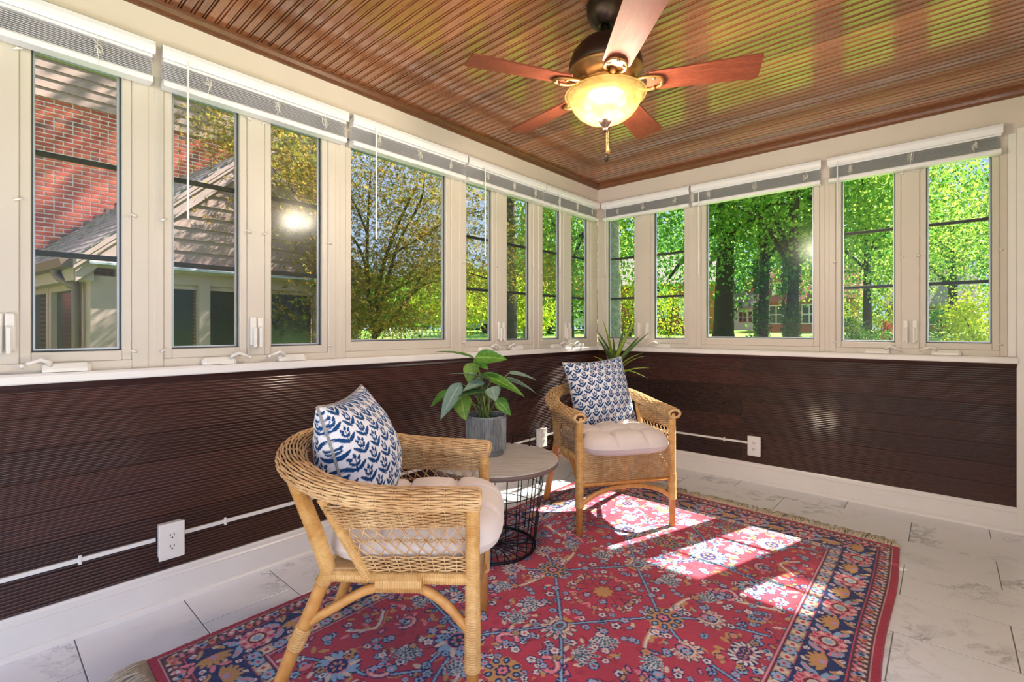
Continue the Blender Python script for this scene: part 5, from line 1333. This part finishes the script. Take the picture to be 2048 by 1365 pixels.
# gutter, downspout and porch walls
hp(MB().extrude([(YL-.13,1.72),(YL-.22,1.72),(YL-.24,1.80),(YL-.13,1.80)], XW, XG+.1, 0), 'gutter', 'gutter')
hp(MB().extrude([(YL-.13,1.60),(YL+.02,1.60),(YL+.02,1.74),(YL-.13,1.74)], XW, XG+.05, 0), 'soffit', 'btrim')
hp(MB().tube(crom([(XG-.35,YL-.18,1.74),(XG-.34,YL-.17,1.66),(XG-.2,YL-.10,1.56),(XG-.16,YL-.07,1.44),(XG-.16,YL-.07,-.2)], 5), .036, 8), 'downspout', 'gutter', None, True)
hp(MB().box((XG-.25,YL,-.4),(XG,YL+.26,1.66)), 'corner_post', 'btrim'); hp(MB().box((XG-.25,YR-.26,-.4),(XG,YR,1.66)), 'corner_post', 'btrim')
hp(MB().box((XW,YL+.02,-.4),(XG-.2,YL+.10,.55)), 'side_wall', 'btrim'); hp(MB().box((XG-.10,YL+.2,-.4),(XG-.02,YR-.2,.55)), 'front_wall', 'btrim')
hp(MB().box((XG-.12,YL+.2,1.62),(XG-.01,YR-.2,1.76)), 'window_head', 'btrim')
pan = [-2.77,-2.08,-1.39,-.70,-.32]
for a, b in zip(pan, pan[1:]):
    w = hp(MB().box((XG-.075,a+.11,.60),(XG-.07,b-.03,1.60)), 'window', 'dkglass')
    hp(MB().box((XG-.10,a,.55),(XG-.0,a+.11,1.64)).box((XG-.09,a+.11,1.57),(XG-.04,b,1.64)).box((XG-.09,a+.11,.55),(XG-.04,b,.60)), 'window_frame', 'btrim', w)
for a, b in ((XW+.05,XW+.85),(XW+.95,XW+1.75),(XW+1.85,XG-.35)):
    w = hp(MB().box((a+.05,YL+.05,.60),(b-.05,YL+.055,1.54)), 'window', 'dkglass')
    hp(MB().box((a-.04,YL+.0,.55),(a+.05,YL+.09,1.62)).box((b-.05,YL+.0,.55),(b+.04,YL+.09,1.62)).box((a+.05,YL+.0,1.54),(b-.05,YL+.09,1.62)), 'window_frame', 'btrim', w)

# ================================================================ HOUSES ACROSS THE STREET
M['obrick'] = simple('far_orange_brick', srgb(186,110,82), .9, var=.2, scale=30)
M['wsiding'] = simple('far_white_siding', srgb(240,240,244), .7, var=.01)
M['roofg'] = simple('far_grey_roof', srgb(166,150,140), .9, var=.25, scale=8)
M['roofb'] = simple('far_red_roof', srgb(160,98,76), .9, var=.2, scale=8)
def far_house(loc, rz, w, d, h, rh, wall, roof, label, windows, shutters=False, siding=0, chimney=None, dormers=()):
    b = empty('far_house', (loc[0], loc[1], ground_z(loc[0], loc[1])-.1), rz, label=label, cat='house', group='houses across the street')
    MB().box((-w/2,0,0),(w/2,d,h)).build('wall', M[wall], b)
    for k in range(siding):
        MB().box((-w/2-.02,-.03,k*h/siding),(w/2+.02,0,(k+.93)*h/siding)).build('siding_board', M[wall], b)
    MB().add([(-w/2-.3,-.35,h),(w/2+.3,-.35,h),(w/2+.3,d+.35,h),(-w/2-.3,d+.35,h),(-w/2-.3,d/2,h+rh),(w/2+.3,d/2,h+rh),(-w/2-.3,-.35,h-.12),(w/2+.3,-.35,h-.12),(w/2+.3,d+.35,h-.12),(-w/2-.3,d+.35,h-.12)],[(0,1,5,4),(2,3,4,5),(0,4,3,9,6),(1,7,8,2,5),(0,6,7,1),(3,2,8,9),(6,9,8,7)]).build('roof', M[roof], b)
    for (x, z, ww, hh) in windows:
        o = MB().box((x-ww/2,-.06,z),(x+ww/2,-.03,z+hh)).build('window', M['dkglass'], b)
        MB().box((x-ww/2-.08,-.09,z-.08),(x-ww/2,-.03,z+hh+.08)).box((x+ww/2,-.09,z-.08),(x+ww/2+.08,-.03,z+hh+.08)).box((x-ww/2,-.09,z+hh),(x+ww/2,-.03,z+hh+.08)).box((x-ww/2,-.09,z-.08),(x+ww/2,-.03,z)).box((x-ww/2,-.085,z+hh/2-.03),(x+ww/2,-.05,z+hh/2+.03)).box((x-.03,-.085,z),(x+.03,-.05,z+hh)).build('window_frame', M['white'], o)
        if shutters:
            for s in (-1, 1): MB().box((x+s*(ww/2+.30)-.2,-.10,z-.05),(x+s*(ww/2+.30)+.2,-.04,z+hh+.05)).build('shutter', M['white'], b)
    if chimney: MB().box((chimney[0]-.4,d/2-.4,h),(chimney[0]+.4,d/2+.4,h+rh+1.0)).build('chimney', M['obrick'], b)
    for x in dormers:
        o = MB().box((x-.6,.1,h+.2),(x+.6,1.8,h+1.3)).build('dormer', M['wsiding'], b)
        MB().add([(x-.8,-.05,h+1.3),(x+.8,-.05,h+1.3),(x,-.05,h+2.0),(x-.8,2.2,h+1.3),(x+.8,2.2,h+1.3),(x,2.2,h+2.0)],[(0,1,2),(3,5,4),(0,2,5,3),(1,4,5,2),(0,3,4,1)]).build('dormer_roof', M[roof], o)
        MB().box((x-.35,.04,h+.4),(x+.35,.09,h+1.15)).build('window', M['dkglass'], o)
    return b
p = at(1330, 660, 34); far_house((p.x, p.y), R(14), 7, 6, 3.6, 2.4, 'obrick', 'roofg', 'orange brick house with white shuttered window behind the corner window', [(-.8,1.2,.9,1.3),(1.9,1.2,.9,1.3),(-.8,3.0,.9,.4)], True)
p = at(1492, 660, 43); far_house((p.x, p.y), R(10), 3.2, 3.6, 2.1, 1.7, 'wsiding', 'roofg', 'small white clapboard house behind the huge old tree', [(-.25,.75,.62,.95),(.52,.75,.62,.95)], False, 9, (.2,))
p = at(1612, 660, 33); far_house((p.x, p.y), R(3), 5.4, 5, 2.3, 2.6, 'obrick', 'roofb', 'orange brick house with red roof and white dormers', [(-1.8,.7,.8,1.2),(.2,.7,.8,1.2),(2.0,.7,.8,1.2)], False, 0, None, (-1.5,1.2))
p = at(1856, 660, 32); far_house((p.x, p.y), R(-6), 4.0, 5, 1.75, 2.5, 'obrick', 'roofg', 'brick house with steep grey shingled roof beyond the lawn', [(-1.0,.5,1.0,.9),(.6,.5,1.0,.9)], False, 0, (1.2,), (-1.0,))
# white fence and parked cars seen over the lawn
fp = [at(px, 668, 30) for px in range(772, 900, 8)]
fe = empty('garden_fence', (fp[0].x, fp[0].y, ground_z(fp[0].x, fp[0].y)), label='low white post fence on the lawn below the maple', cat='fence'); FO = Vector(fe.location)
for q in fp:
    MB().box(tuple(Vector((q.x-.035,q.y-.035,ground_z(q.x,q.y)))-FO), tuple(Vector((q.x+.035,q.y+.035,1.12+.10))-FO)).build('post', M['white'], fe)
for zz_ in (.55, .9): MB().tube([Vector((q.x, q.y, zz_+.0))-FO for q in fp], .02, 6).build('rail', M['white'], fe)
M['car_w'] = simple('white_car_paint', srgb(236,238,240), .2, coat=.8); M['car_s'] = simple('silver_car_paint', srgb(170,178,184), .25, .5, coat=.8)
M['tyre'] = simple('tyre_rubber', srgb(28,28,30), .8)
def car(px, D, rz, mt, label):
    p = at(px, 665, D); c = empty('parked_car', (p.x, p.y, ground_z(p.x, p.y)), rz, label=label, cat='car', group='parked cars')
    pr = [(-2.1,.35),(-2.15,.7),(-1.9,.88),(-1.35,.95),(-.75,1.38),(.55,1.40),(1.2,1.0),(2.0,.86),(2.15,.6),(2.1,.35)]
    def ex(prf, w): 
        n = len(prf); return MB().add([(x,-w,z) for x, z in prf]+[(x,w,z) for x, z in prf], [tuple(range(n)), tuple(range(n,2*n))[::-1]]+[(i,(i+1)%n,n+(i+1)%n,n+i) for i in range(n)])
    ex(pr, .85).build('body', M[mt], c)
    for s in (-1, 1): MB().add([(-1.2,s*.855,.98),(-.72,s*.855,1.32),(.5,s*.855,1.33),(1.0,s*.855,1.0)], [(0,1,2,3)]).build('window', M['dkglass'], c)
    for x in (-1.3, 1.35):
        for s in (-.86, .86):
            w = MB().lathe([(.32,-.1),(.33,-.06),(.33,.06),(.32,.1)], 18); w.xf(Matrix.Translation((x, s*.92, .33)) @ Matrix.Rotation(R(90), 4, 'X')); w.build('wheel', M['tyre'], c)
car(1156, 40, R(30), 'car_w', 'white car parked far beyond the corner window')
car(936, 36, R(40), 'car_s', 'silver car parked beyond the window behind the potted plant')
